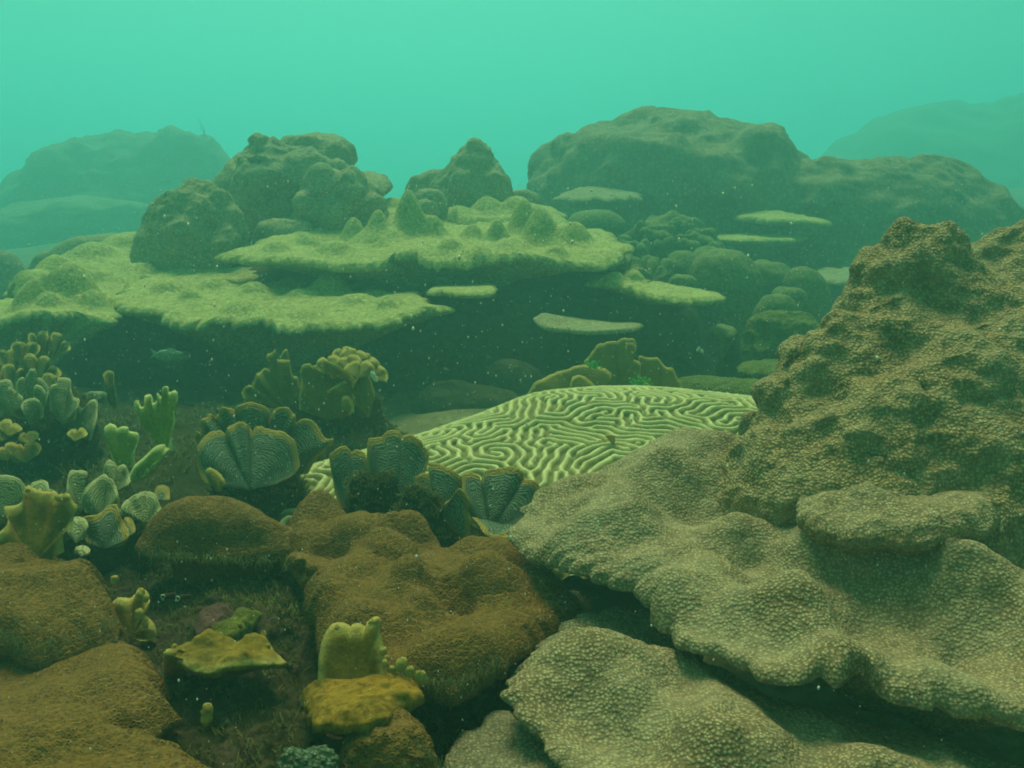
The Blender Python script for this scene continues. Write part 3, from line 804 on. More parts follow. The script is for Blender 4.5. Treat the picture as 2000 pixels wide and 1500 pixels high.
# ------------------------------------------------------------------ rounded corals right of the table coral
def right_corals():
    t = thing("lobed_coral", "cluster of smooth round green lobes right of the table coral", "coral", P(1450, 720, 4.7))
    r = np.random.default_rng(5)
    for k, (x, y, w, h, d) in enumerate([(1415, 486, 72, 78, 4.7), (1335, 487, 42, 50, 4.9), (1384, 480, 38, 40, 5.1), (1500, 507, 50, 46, 4.9), (1572, 521, 50, 80, 4.75), (1335, 533, 30, 22, 4.4), (1455, 512, 22, 30, 5.0),
                                         (1540, 560, 34, 20, 4.45), (1515, 575, 42, 42, 4.2)]):
        dome("lobe", x, y, w, h, MAT['lobe'], t, d, .9, 90, 44, .8, (('fbm', .02, .16, 3), ('fbm', .006, .04, 2)), 60 + k)
    loft("base", [(560, 1320, 1560), (600, 1300, 1620), (660, 1290, 1650), (740, 1290, 1680), (800, 1280, 1680)], MAT['base'], t, 5.0, .5, 100, 40, (('fbm', .07, .3, 4),), (), 70)
    t = thing("leafy_coral", "small leafy coral tuft between the table coral and the round lobes", "coral", P(1270, 560, 4.75))
    for k, (x, y, h, tl, dd) in enumerate([(1262, 548, 50, -.3, 4.8), (1285, 550, 52, .2, 4.75), (1270, 552, 40, .5, 4.7), (1250, 552, 34, -.7, 4.7)]):
        blade("blade", (x, y), auto_lobes(x, y, h, 1.4, tl, 2, r), MAT['lobe'], t, dd, .08, .02, thick=.014, N=50, M=14, seed=k)
    t = thing("bushy_coral", "bushy coral of many stubby tips below the smooth brown mound", "coral", P(1310, 520, 5.6))
    loft("base", [(418, 1290, 1340), (432, 1245, 1370), (460, 1220, 1395), (500, 1210, 1410), (560, 1210, 1410)], MAT['lobe'], t, 5.65, .6, 90, 40, (('lump', .05, .12), ('fbm', .04, .15, 3)), (), 71)
    tips = []
    for k in range(46):
        x = r.uniform(1215, 1410)
        top = 412 + ((x - 1300) / 105) ** 2 * 52 + r.uniform(0, 55)
        tips.append((x, min(top, 500), r.uniform(9, 17), r.uniform(10, 17), 5.55 - (top - 410) * .004))
    for k, (x, y, w, h, d) in enumerate(tips):
        dome("branch_tip", x, y, w, h, MAT['lobe'], t, d, .95, 26, 14, .9, (('fbm', .02, .06, 2),), 80 + k)
    t = thing("dome_coral", "low smooth dome coral beside the upper right plates of the table coral", "coral", P(1165, 470, 5.5))
    dome("dome", 1165, 412, 56, 34, MAT['lobe'], t, 5.6, .8, 70, 30, .6, (('fbm', .02, .2, 3),), 130)
    t = thing("mossy_coral", "layered mossy green coral mound tucked behind the tan star coral peak", "coral", P(1520, 780, 3.7))
    loft("mound", [(614, 1500, 1545), (620, 1478, 1575), (636, 1462, 1600), (660, 1454, 1620), (690, 1452, 1640), (715, 1458, 1650), (770, 1470, 1650)], MAT['moss'], t, 3.75, .7, 150, 80, (('fbm', .03, .14, 4), ('ridge', .015, .06, 3)),
         [(1500, 640, .07, .03), (1560, 650, .08, .04), (1490, 690, .08, .03)], 131)
    patch("ledge", [(1440, 714, 3.4), (1480, 722, 3.35), (1540, 724, 3.35), (1600, 720, 3.4), (1600, 702, 3.6), (1520, 696, 3.65), (1460, 702, 3.55)], MAT['moss'], t, N=120, M=24, thick=.03, under=.2, seed=132)
    t = thing("cup_coral", "small green shelf coral between the dark hollow and the mossy mound", "coral", P(1415, 740, 3.8))
    patch("shelf", [(1382, 634, 3.9), (1400, 642, 3.84), (1425, 648, 3.8), (1440, 645, 3.85), (1432, 634, 3.98), (1405, 629, 4.02)], MAT['lobe'], t, N=80, M=16, thick=.03, under=.12, seed=133, edge=.006)
    loft("stalk", [(646, 1394, 1436), (665, 1400, 1440), (690, 1405, 1450), (760, 1390, 1470)], MAT['base'], t, 3.95, .7, 50, 24, (('fbm', .02, .08, 3),), (), 134)
    t = thing("coral_mound", "low mossy coral mounds on the silt behind the brain coral", "coral", P(1400, 790, 3.2))
    loft("mound", [(735, 1330, 1400), (742, 1310, 1440), (756, 1290, 1480), (790, 1280, 1500), (820, 1280, 1510)], MAT['moss'], t, 3.3, .5, 100, 40, (('fbm', .02, .12, 3),), (), 135)
    loft("mound", [(748, 1430, 1500), (752, 1410, 1540), (764, 1390, 1570), (800, 1380, 1580)], MAT['moss'], t, 3.2, .5, 90, 36, (('fbm', .02, .12, 3),), (), 136)
right_corals()


# ------------------------------------------------------------------ brain coral
def labyrinth(nx, ny, k0, steps=42, seed=3):
    """meandering ridges grown by a Swift-Hohenberg pattern; ridges near the rim run outwards"""
    r = np.random.default_rng(seed)
    u = r.normal(0, .15, (ny, nx))
    kx = np.fft.fftfreq(nx)[None, :] * 2 * np.pi / k0
    ky = np.fft.fftfreq(ny)[:, None] * 2 * np.pi / k0
    k2 = kx ** 2 + ky ** 2
    Lin = 0.6 - (1 - k2) ** 2
    dt = 0.9
    Y, X = np.mgrid[0:ny, 0:nx]
    gx = (X - nx * .60) / nx; gy = (Y - ny * .60) / ny
    rr = np.sqrt(gx ** 2 + gy ** 2) + 1e-6
    wx, wy = gx / rr, gy / rr
    wt = np.clip((rr - .22) / .25, 0, 1) * .10 / k0 ** 2
    for _ in range(steps):
        uxx = np.roll(u, 1, 1) + np.roll(u, -1, 1) - 2 * u
        uyy = np.roll(u, 1, 0) + np.roll(u, -1, 0) - 2 * u
        uxy = (np.roll(np.roll(u, -1, 0), -1, 1) + np.roll(np.roll(u, 1, 0), 1, 1) - np.roll(np.roll(u, -1, 0), 1, 1) - np.roll(np.roll(u, 1, 0), -1, 1)) / 4
        u = np.clip(u, -1.4, 1.4)
        nl = -u ** 3 + wt * .35 * (wx ** 2 * uxx + wy ** 2 * uyy + 2 * wx * wy * uxy)
        u = np.real(np.fft.ifft2((np.fft.fft2(u) + dt * np.fft.fft2(nl)) / (1 - dt * Lin)))
    return u


def brain_coral():
    pts = [(1050, 770, 2.72), (1180, 760, 2.72), (1330, 764, 2.75), (1480, 778, 2.78), (1620, 800, 2.7), (1050, 850, 2.35), (1250, 840, 2.36), (1420, 850, 2.36), (1050, 950, 2.02), (1200, 940, 2.02), (900, 830, 2.5), (860, 900, 2.2),
           (760, 880, 2.33), (760, 960, 2.05), (640, 905, 2.28), (600, 960, 2.1), (520, 985, 2.08), (480, 1000, 2.05), (1350, 1000, 1.85)]
    C = np.array([P(*p) for p in pts])
    extra = []
    for (x, y, z) in [(-.75, 2.0, .14), (-.8, 2.4, .08), (-.5, 2.75, .10), (-.2, 3.0, .12), (.2, 3.25, .20), (.6, 3.3, .2), (1.0, 3.0, .2), (1.0, 2.4, .3), (0.2, 1.7, .2), (-.4, 1.75, .16), (.7, 1.8, .2)]:
        extra.append((x, y, z))
    C = np.concatenate([C, np.array(extra)])
    ev = tps(C[:, :2], C[:, 2], 2e-3)
    x0, x1, y0, y1 = -.74, .98, 1.74, 3.2
    sp = .0034
    nx, ny = int((x1 - x0) / sp), int((y1 - y0) / sp)
    lam = .027
    pnx, pny = int((x1 - x0) / lam * 7), int((y1 - y0) / lam * 7)
    u = labyrinth(pnx, pny, 2 * np.pi / 7.0)
    X, Y = np.meshgrid(np.linspace(x0, x1, nx), np.linspace(y0, y1, ny))
    q3 = np.stack([X.ravel(), Y.ravel(), 0 * X.ravel()], -1)
    wx_ = .006 * fbm(q3 / .045, 2, 31).reshape(X.shape); wy_ = .006 * fbm(q3 / .045, 2, 47).reshape(X.shape)
    fx = np.clip((X + wx_ - x0) / (x1 - x0), 0, 1) * (pnx - 1.001); fy = np.clip((Y + wy_ - y0) / (y1 - y0), 0, 1) * (pny - 1.001)
    # cubic-smooth sampling of the pattern
    def cub(a):
        i = np.floor(a).astype(int); f = a - i
        w = [(-.5 * f ** 3 + f ** 2 - .5 * f), (1.5 * f ** 3 - 2.5 * f ** 2 + 1), (-1.5 * f ** 3 + 2 * f ** 2 + .5 * f), (.5 * f ** 3 - .5 * f ** 2)]
        return i, w
    ix, wx = cub(fx); iy, wy = cub(fy)
    U = 0
    for a in range(4):
        ja = np.clip(iy + a - 1, 0, pny - 1)
        for b in range(4):
            jb = np.clip(ix + b - 1, 0, pnx - 1)
            U = U + wy[a] * wx[b] * u[ja, jb]
    U = U / .85 + .08 * fbm(q3 / .06, 2, 12).reshape(X.shape)
    h = np.tanh(U * 1.6)
    flat = np.stack([X.ravel(), Y.ravel()], -1)
    z = ev(flat)
    V = np.stack([X.ravel(), Y.ravel(), z], -1)
    fcs = [ring_faces(ny, nx, 0, False)]
    # outline: drop away outside an oval so that the colony has a rounded foot
    q = ((X - .13) / .86) ** 2 + ((Y - 2.42) / .78) ** 2
    V[:, 2] -= (.25 * np.clip(q - .86, 0, 1) ** 1.3).ravel()
    V[:, 2] += .008 * fbm(V / .25, 3, 4)
    Nn = normals(V, fcs)
    Nn = Nn * np.sign(Nn[:, 2:3])
    V = V + Nn * (.0085 * h.ravel())[:, None]
    # fine teeth across the ridges
    V = V + Nn * (.0010 * fbm(V / .005, 2, 6))[:, None]
    m, n, l, b = nodes_of("brain coral skin")
    at = n.new("ShaderNodeAttribute"); at.attribute_name = "ridge"
    geo = n.new("ShaderNodeNewGeometry"); co = geo.outputs["Position"]
    rp = ramp(n, [(0.0, (.19, .185, .065)), (.42, (.29, .27, .095)), (.66, (.52, .46, .17)), (1.0, (.66, .60, .29))])
    l.new(at.outputs["Fac"], rp.inputs[0])
    f = noise_tex(n, l, co, 26, 5, .65); fr = ramp(n, [(.3, (.72, .72, .72)), (.7, (1.15, 1.15, 1.15))]); l.new(f.outputs["Fac"], fr.inputs[0])
    c = mixrgb(n, l, .8, rp.outputs[0], fr.outputs[0], 'MULTIPLY')
    l.new(c, b.inputs["Base Color"]); b.inputs["Roughness"].default_value = .8; b.inputs["Specular IOR Level"].default_value = .12
    bp = n.new("ShaderNodeBump"); bp.inputs["Strength"].default_value = .5; bp.inputs["Distance"].default_value = .003
    g = noise_tex(n, l, co, 220, 3, .6); l.new(g.outputs["Fac"], bp.inputs["Height"]); l.new(bp.outputs[0], b.inputs["Normal"])
    o = mesh_obj("brain_coral", V, fcs, m, None, {"ridge": (h.ravel() * .5 + .5)})
    tag(o, "pale yellow green brain coral dome with winding ridges", "brain coral")
    # a small worm tube between the ridges
    t = thing("tube_worm", "small dark wedge-shaped worm tube between the brain coral ridges", "worm", P(1198, 870, 2.24))
    c = P(1195, 862, 2.24)
    k = np.linspace(0, 1, 12)
    a = np.linspace(0, 2 * np.pi, 16, endpoint=False)
    rr = .004 + .014 * k ** 1.2
    ctr = c + np.stack([-.012 * k + .006, -.01 * k, -.012 + .03 * k], -1)
    V = (ctr[:, None] + np.stack([np.cos(a) * .75, np.sin(a) * .5, 0 * a], -1)[None] * rr[:, None, None]).reshape(-1, 3)
    inner = (ctr[::-1][:6, None] - np.array([0, 0, .002]) + np.stack([np.cos(a) * .75, np.sin(a) * .5, 0 * a], -1)[None] * (rr[::-1][:6] * .8)[:, None, None]).reshape(-1, 3)
    mesh_obj("tube", np.concatenate([V, inner]), [ring_faces(18, 16)], MAT['olive'], t)
    bl = P(np.array([1205, 1206, 1208, 1207]), np.array([858, 858, 876, 876]), 2.21)
    V = np.concatenate([bl, bl + np.array([0, .006, 0])])
    mesh_obj("pale_edge", V, [np.array([[0, 1, 2, 3], [7, 6, 5, 4], [0, 4, 5, 1], [1, 5, 6, 2], [2, 6, 7, 3], [3, 7, 4, 0]])], MAT['pale'], t)
brain_coral()


# ------------------------------------------------------------------ leaf corals
def leaf_corals():
    r = np.random.default_rng(11)
    # double fan
    t = thing("leaf_coral", "double fan of rounded green leaf coral with tan rims left of the brain coral", "leaf coral", P(490, 985, 2.0))
    blade("rear_fan", (505, 930), [
        [(385, 880), (378, 858), (384, 843), (392, 846)],
        [(392, 846), (396, 822), (414, 812), (425, 822)],
        [(425, 822), (432, 800), (452, 796), (463, 806)],
        [(459, 806), (466, 794), (500, 788), (522, 798), (526, 822)],
        [(528, 820), (536, 800), (556, 797), (574, 808), (576, 826)],
        [(578, 828), (588, 820), (606, 822), (625, 840), (638, 858), (650, 856), (648, 868), (630, 880), (600, 925)]],
        MAT['leaf'], t, 2.06, .06, .035, thick=.007, N=190, M=34, seed=1)
    blade("front_fan", (490, 955), [
        [(404, 948), (388, 915), (383, 885), (392, 862), (412, 846), (432, 840)],
        [(440, 848), (446, 834), (462, 826), (480, 828), (486, 836)],
        [(493, 848), (500, 836), (520, 836), (548, 846), (570, 862), (582, 890), (584, 915), (560, 935), (530, 948)]],
        MAT['leaf'], t, 1.96, .10, .03, thick=.007, N=180, M=34, seed=2)
    blade("small_leaf", (430, 960), [[(410, 945), (402, 922), (412, 915), (430, 925), (440, 945)]], MAT['olive'], t, 1.93, .03, .008, N=40, M=14, seed=3)
    loft("stalk", [(925, 425, 560), (945, 420, 590), (975, 410, 600), (1010, 400, 610)], MAT['crust'], t, 2.06, .5, 80, 30, (('fbm', .02, .06, 4),), (), 150)
    # row of fans in front of the brain coral
    t = thing("leaf_coral", "row of ridged blue green leaf coral fans in front of the brain coral", "leaf coral", P(850, 1060, 1.78))
    blade("blade", (690, 1000), [
        [(668, 1010), (655, 960), (648, 920), (644, 892), (656, 876), (672, 872), (686, 884)],
        [(686, 886), (696, 880), (710, 884), (718, 900), (722, 940), (720, 990)]], MAT['leaf'], t, 1.86, .07, .02, thick=.006, N=110, M=34, seed=4)
    blade("blade", (775, 985), [
        [(735, 985), (724, 940), (717, 900), (719, 866), (724, 858), (745, 853), (765, 839), (778, 842), (786, 852)],
        [(786, 852), (805, 852), (820, 860), (836, 885), (834, 912), (820, 950), (808, 985)]], MAT['leaf'], t, 1.84, .08, .03, thick=.006, N=140, M=38, seed=5)
    blade("blade", (862, 1030), [
        [(810, 1010), (800, 960), (806, 935), (825, 925), (838, 930)],
        [(838, 928), (838, 912), (848, 906), (868, 910), (892, 925), (905, 945), (902, 965), (885, 1000)]], MAT['leaf'], t, 1.80, .07, .02, cup=.01, thick=.006, N=110, M=34, seed=6)
    blade("blade", (868, 1000), [
        [(868, 985), (880, 975), (896, 955), (912, 968), (920, 985), (914, 1000), (920, 1022), (914, 1045), (908, 1054), (890, 1040), (872, 1020)]],
        MAT['leaf'], t, 1.74, .0, .02, cup=-.05, thick=.006, N=80, M=34, seed=7)
    blade("blade", (958, 1040), [
        [(925, 1030), (908, 985), (903, 945), (906, 925), (922, 924), (936, 932), (940, 942)],
        [(940, 942), (950, 922), (970, 914), (1000, 916), (1018, 924), (1022, 940), (1015, 952)],
        [(1012, 955), (1022, 940), (1035, 938), (1050, 950), (1058, 966), (1040, 1000), (1000, 1040)]], MAT['leaf'], t, 1.78, .09, .025, thick=.006, N=160, M=38, seed=8)
    blade("lower_leaf", (985, 1025), [[(922, 1010), (935, 1022), (945, 1040), (965, 1050), (990, 1050), (1010, 1044), (1020, 1030)]], MAT['leaf'], t, 1.72, .05, .01, thick=.007, N=60, M=18, seed=9)
    loft("crust", [(925, 700, 740), (940, 684, 775), (975, 672, 800), (1010, 672, 850), (1050, 690, 900), (1100, 700, 960)], MAT['crust'], t, 1.86, .55, 120, 50, (('fbm', .02, .06, 4), ('fbm', .008, .02, 3)), (), 151)
    loft("crust", [(948, 800, 822), (965, 782, 850), (1000, 775, 880), (1050, 770, 930), (1100, 770, 1000)], MAT['crust'], t, 1.80, .5, 100, 50, (('fbm', .015, .05, 4), ('fbm', .008, .02, 3)), (), 152)
    loft("crust", [(1030, 920, 1010), (1042, 890, 1050), (1065, 870, 1085), (1110, 850, 1110), (1160, 850, 1120)], MAT['crust'], t, 1.80, .5, 90, 36, (('fbm', .012, .05, 4),), (), 157)
    # olive clump
    t = thing("leaf_coral", "olive leaf coral clump with a rosette of cups before the dark hollow", "leaf coral", P(630, 850, 2.7))
    blade("blade", (560, 800), [[(478, 790), (474, 765), (486, 752), (494, 758)], [(494, 750), (500, 732), (518, 722), (526, 720)], [(526, 702), (520, 696), (532, 690), (538, 684), (541, 700), (560, 706), (566, 708)], [(566, 715), (572, 735), (582, 740), (590, 770), (600, 800)]],
          MAT['olive'], t, 2.72, .06, .03, thick=.008, N=140, M=22, seed=12)
    blade("blade", (552, 720), [[(546, 720), (548, 700), (552, 688), (560, 684), (565, 705), (564, 720)]], MAT['olive'], t, 2.78, .02, .01, N=30, M=10, seed=13)
    blade("blade", (640, 820), [[(585, 800), (588, 745), (586, 725), (594, 713), (604, 714), (612, 720)], [(612, 717), (628, 724), (640, 727), (660, 725)], [(660, 728), (680, 735), (690, 760), (685, 810)]], MAT['olive'], t, 2.66, .05, .03, thick=.008, N=110, M=20, seed=14)
    blade("blade", (720, 815), [[(692, 790), (690, 765), (692, 748), (700, 738)], [(700, 738), (702, 725), (720, 735), (728, 755), (732, 770), (728, 785), (722, 810)]], MAT['olive'], t, 2.60, .03, .03, cup=.03, thick=.008, N=70, M=18, seed=15)
    blade("leaf", (670, 800), [[(668, 790), (668, 778), (678, 775), (690, 790), (690, 805)]], MAT['olive'], t, 2.57, .02, .01, N=30, M=10, seed=16)
    blade("leaf", (700, 770), [[(640, 768), (644, 762), (660, 752), (674, 744), (676, 750)]], MAT['olive'], t, 2.60, .02, .0, N=30, M=10, seed=17)
    blade("rim_leaf", (655, 735), [[(630, 726), (633, 706), (650, 710), (668, 720), (690, 738), (685, 742)]], MAT['olive'], t, 2.58, -.02, .01, thick=.006, N=40, M=12, seed=18)
    for k, (x, y, h, sp_, tl, dd) in enumerate([(672, 704, 28, 2.6, -.1, 2.70), (650, 722, 32, 2.6, -.4, 2.66), (690, 712, 34, 2.8, .1, 2.68), (712, 722, 36, 2.6, .4, 2.67), (682, 722, 30, 2.8, -.2, 2.63), (700, 738, 38, 2.8, .0, 2.60), (725, 738, 36, 2.6, .6, 2.62), (668, 736, 26, 2.4, -.6, 2.62)]):
        blade("cup", (x, y), auto_lobes(x, y, h, sp_, tl, 2, r), MAT['olive'], t, dd, .05, .03, cup=.01, thick=.007, N=50, M=14, seed=20 + k)
    loft("stalk", [(745, 590, 700), (770, 560, 735), (800, 540, 750), (840, 520, 770), (880, 500, 800)], MAT['crust'], t, 2.75, .5, 100, 40, (('fbm', .03, .08, 4), ('fbm', .012, .03, 3)), (), 153)
    # behind the brain coral
    t = thing("leaf_coral", "upright mustard green leaf corals on the far side of the brain coral", "leaf coral", P(1190, 800, 2.98))
    blade("low_fan", (1120, 800), [[(1032, 790), (1032, 765), (1045, 750), (1070, 735), (1098, 728), (1118, 720)], [(1106, 724), (1125, 718), (1150, 716), (1175, 720), (1194, 732), (1186, 748), (1168, 768), (1150, 790)]], MAT['olive'], t, 2.90, .07, .04, thick=.01, N=110, M=22, seed=30)
    blade("low_fold", (1130, 800), [[(1112, 770), (1118, 740), (1135, 735), (1152, 745), (1168, 765), (1160, 790)]], MAT['olive'], t, 2.86, .05, .03, thick=.01, N=50, M=14, seed=31)
    blade("tall_fan", (1205, 810), [[(1140, 780), (1140, 715), (1148, 700), (1162, 684), (1180, 672), (1205, 668)], [(1205, 668), (1220, 662), (1238, 667), (1243, 680), (1234, 690), (1236, 704), (1250, 712), (1250, 735), (1268, 755), (1285, 780)]], MAT['olive'], t, 3.0, .05, .04, thick=.01, N=130, M=24, seed=32)
    blade("curl", (1230, 690), [[(1222, 680), (1226, 672), (1238, 672), (1242, 682), (1236, 690)]], MAT['olive'], t, 2.95, -.01, .01, thick=.008, N=30, M=8, seed=33)
    blade("right_fan", (1285, 800), [[(1252, 770), (1247, 705), (1258, 698), (1276, 700), (1290, 708)], [(1290, 708), (1302, 720), (1314, 722), (1322, 740), (1330, 755), (1328, 785)]], MAT['olive'], t, 3.04, .05, .03, thick=.01, N=90, M=20, seed=34)
    # pale clump, left
    t = thing("leaf_coral", "pale lobed leaf coral bush with frilly rims near the hollow's left end", "leaf coral", P(90, 930, 2.35))
    blade("blade", (35, 830), [[(-30, 800), (-30, 752), (0, 741), (18, 742), (26, 756), (22, 770)], [(8, 768), (20, 758), (34, 768), (46, 780), (40, 800)]], MAT['leafpale'], t, 2.36, .06, .03, thick=.008, N=90, M=20, seed=40)
    blade("blade", (68, 830), [[(36, 790), (32, 765), (34, 750), (44, 740), (50, 740)], [(50, 738), (58, 724), (70, 724), (72, 738)], [(72, 740), (82, 742), (94, 760), (92, 780), (90, 810)]], MAT['leafpale'], t, 2.38, .06, .04, thick=.008, N=100, M=20, seed=41)
    blade("blade", (76, 815), [[(70, 790), (66, 762), (72, 752), (84, 760), (90, 775), (86, 800)]], MAT['leafpale'], t, 2.30, .02, .02, thick=.008, N=50, M=14, seed=42)
    blade("blade", (125, 830), [[(98, 800), (98, 760), (112, 750), (114, 742), (136, 742), (138, 756)], [(138, 758), (144, 775), (154, 782), (150, 800), (146, 820)]], MAT['leafpale'], t, 2.34, .07, .03, thick=.008, N=90, M=20, seed=43)
    blade("frill", (150, 850), [[(120, 830), (146, 790), (160, 800), (174, 784), (186, 782), (190, 798), (186, 830), (176, 860)]], MAT['leafpale'], t, 2.38, .04, .02, ruffle=.02, thick=.008, N=60, M=18, seed=44)
    blade("frill", (60, 830), [[(48, 805), (42, 795), (50, 782), (66, 780), (80, 790), (84, 815)]], MAT['leafpale'], t, 2.26, .01, .01, ruffle=.02, thick=.008, N=50, M=14, seed=45)
    loft("stalk", [(775, 10, 140), (800, -30, 170), (850, -60, 195), (910, -80, 210), (980, -90, 230)], MAT['crust'], t, 2.45, .6, 120, 50, (('fbm', .04, .1, 4), ('fbm', .015, .03, 3)), (), 154)
    for k in range(7):
        x, y = r.uniform(0, 200), r.uniform(850, 905)
        blade("leaf", (x, y), auto_lobes(x, y, r.uniform(26, 44), 2.2, r.uniform(-.5, .5), 2, r), MAT['olive'], t, 2.2, .06, .02, thick=.006, N=40, M=12, seed=46 + k)
    # upper left clump
    t = thing("leaf_coral", "dull yellow green leaf coral below the table coral's left plate", "leaf coral", P(50, 780, 2.95))
    for k, (x, y, h, sp_, tl, nl, dd) in enumerate([(25, 730, 55, 1.6, -.2, 2, 2.95), (45, 720, 55, 1.4, .1, 2, 2.92), (-10, 735, 58, 1.6, 0, 2, 2.98), (85, 720, 70, 1.0, .0, 3, 3.0), (105, 700, 46, 1.3, .5, 2, 2.98), (70, 760, 66, 1.6, .35, 3, 2.86), (90, 790, 66, 1.2, .4, 2, 2.8), (20, 770, 60, 1.8, -.1, 3, 2.85)]):
        blade("blade", (x, y), auto_lobes(x, y, h, sp_, tl, nl, r), MAT['olive'], t, dd, .06, .03, ruffle=.015, thick=.008, N=80, M=18, seed=60 + k)
    loft("stalk", [(715, 0, 90), (740, -40, 120), (790, -70, 150), (850, -80, 180)], MAT['crust'], t, 3.0, .5, 80, 30, (('fbm', .03, .08, 4),), (), 155)
    # thin-rimmed small leaf
    t = thing("leaf_coral", "thin wavy leaf coral rims in the shade of the dark hollow", "leaf coral", P(210, 810, 2.75))
    blade("blade", (225, 800), [[(206, 780), (204, 745), (202, 732), (212, 726), (222, 728)], [(222, 745), (226, 760), (226, 775), (222, 790)]], MAT['olive'], t, 2.7, .03, .02, ruffle=.02, thick=.006, N=60, M=16, seed=70)
    blade("blade", (185, 790), [[(168, 775), (172, 768), (185, 765), (205, 768), (208, 778)]], MAT['leafpale'], t, 2.68, .02, .01, thick=.006, N=40, M=12, seed=71)
    # lower left clump
    t = thing("leaf_coral", "clustered grey green leaf coral lobes behind the mustard fire coral", "leaf coral", P(150, 1110, 1.62))
    spec = [((15, 1010), [[(-40, 1000), (-40, 950), (-20, 935), (10, 930), (35, 938), (48, 955), (52, 975)]], 1.74), ((80, 1000), [[(58, 985), (60, 950), (75, 940), (92, 944), (96, 960)], [(94, 958), (110, 962), (120, 985)]], 1.75),
            ((160, 1000), [[(128, 985), (130, 955), (136, 925), (152, 921), (170, 925), (168, 945)], [(165, 950), (172, 965), (170, 985)]], 1.72), ((225, 960), [[(200, 950), (202, 915), (212, 900), (226, 908), (230, 920)], [(230, 912), (244, 908), (252, 925), (252, 945), (240, 955)]], 1.80),
            ((200, 1010), [[(165, 1000), (160, 970), (172, 948), (190, 934), (206, 930), (214, 940)], [(212, 936), (222, 940), (230, 970), (234, 1000)]], 1.70), ((285, 1020), [[(238, 1005), (240, 985), (262, 968), (285, 960)], [(282, 962), (298, 965), (310, 985), (318, 1005), (310, 1015)]], 1.68),
            ((205, 1070), [[(168, 1060), (160, 1015), (190, 1005), (212, 988), (228, 985)], [(228, 986), (236, 1010), (248, 1035), (250, 1050), (240, 1064), (230, 1068)]], 1.60), ((255, 1045), [[(240, 1025), (244, 1012), (256, 1014), (264, 1030), (262, 1042)]], 1.62),
            ((150, 1060), [[(132, 1040), (138, 1015), (152, 1010), (165, 1015), (172, 1030), (166, 1050)]], 1.58), ((315, 975), [[(300, 975), (304, 955), (316, 948), (330, 955), (330, 975)]], 1.85), ((160, 1085), [[(146, 1078), (150, 1068), (165, 1066), (174, 1074), (172, 1084)]], 1.52)]
    for k, (ap, lb, dd) in enumerate(spec):
        blade("blade", ap, lb, MAT['leafpale' if k not in (6, 7, 9) else 'leaf'], t, dd, .06, .025, ruffle=.008, thick=.006, N=80, M=24, seed=80 + k)
    loft("stalk", [(985, 60, 260), (1010, 0, 300), (1050, -40, 320), (1100, -60, 330), (1160, -60, 340)], MAT['crust'], t, 1.78, .5, 120, 50, (('fbm', .03, .08, 4), ('fbm', .012, .03, 3)), (), 156)
leaf_corals()


def back_rubble():
    o = thing("reef_rock", "dark algae covered rubble floor at the mouth of the hollow", "rock", P(420, 900, 2.8))
    patch("rock", [(-700, 770, 3.6), (-250, 765, 3.7), (100, 770, 3.6), (400, 775, 3.6), (600, 790, 3.4), (760, 800, 3.2), (850, 830, 2.9), (840, 865, 2.6), (720, 880, 2.45), (580, 895, 2.38), (450, 940, 2.2), (380, 1005, 1.98), (250, 1040, 1.85), (0, 1060, 1.8), (-350, 1070, 1.78), (-750, 1060, 1.85), (-850, 900, 2.4)],
          MAT['crust'], o, inner=[(350, 900, 2.35), (150, 900, 2.4), (500, 850, 2.7), (650, 850, 2.6)], N=300, M=90, thick=.05, under=.2, seed=210, roll=(.25, .10), disp=(('fbm', .05, .2, 4), ('ridge', .02, .05, 3), ('fbm', .006, .015, 2)))
back_rubble()


# ------------------------------------------------------------------ fire corals
def tip_ball(parent, px, py, d, r, mat, seed):
    n, m = 12, 8
    a = np.linspace(0, 2 * np.pi, n, endpoint=False)
    e = np.linspace(-1.45, 1.45, m)
    c = P(px, py, d)
    V = (c + r * np.stack([np.cos(e)[:, None] * np.cos(a), np.cos(e)[:, None] * np.sin(a), 1.15 * np.sin(e)[:, None] + 0 * a], -1)).reshape(-1, 3)
    r = r * .68
    V = c + (V - c) * .68
    V = V + (V - c) * (.6 * fbm(V / (r * .9), 2, seed))[:, None]
    j = np.arange(n)
    f = [ring_faces(m, n)]
    return mesh_obj("tip", V, f, mat, parent, {"rim": np.full(len(V), .003)})


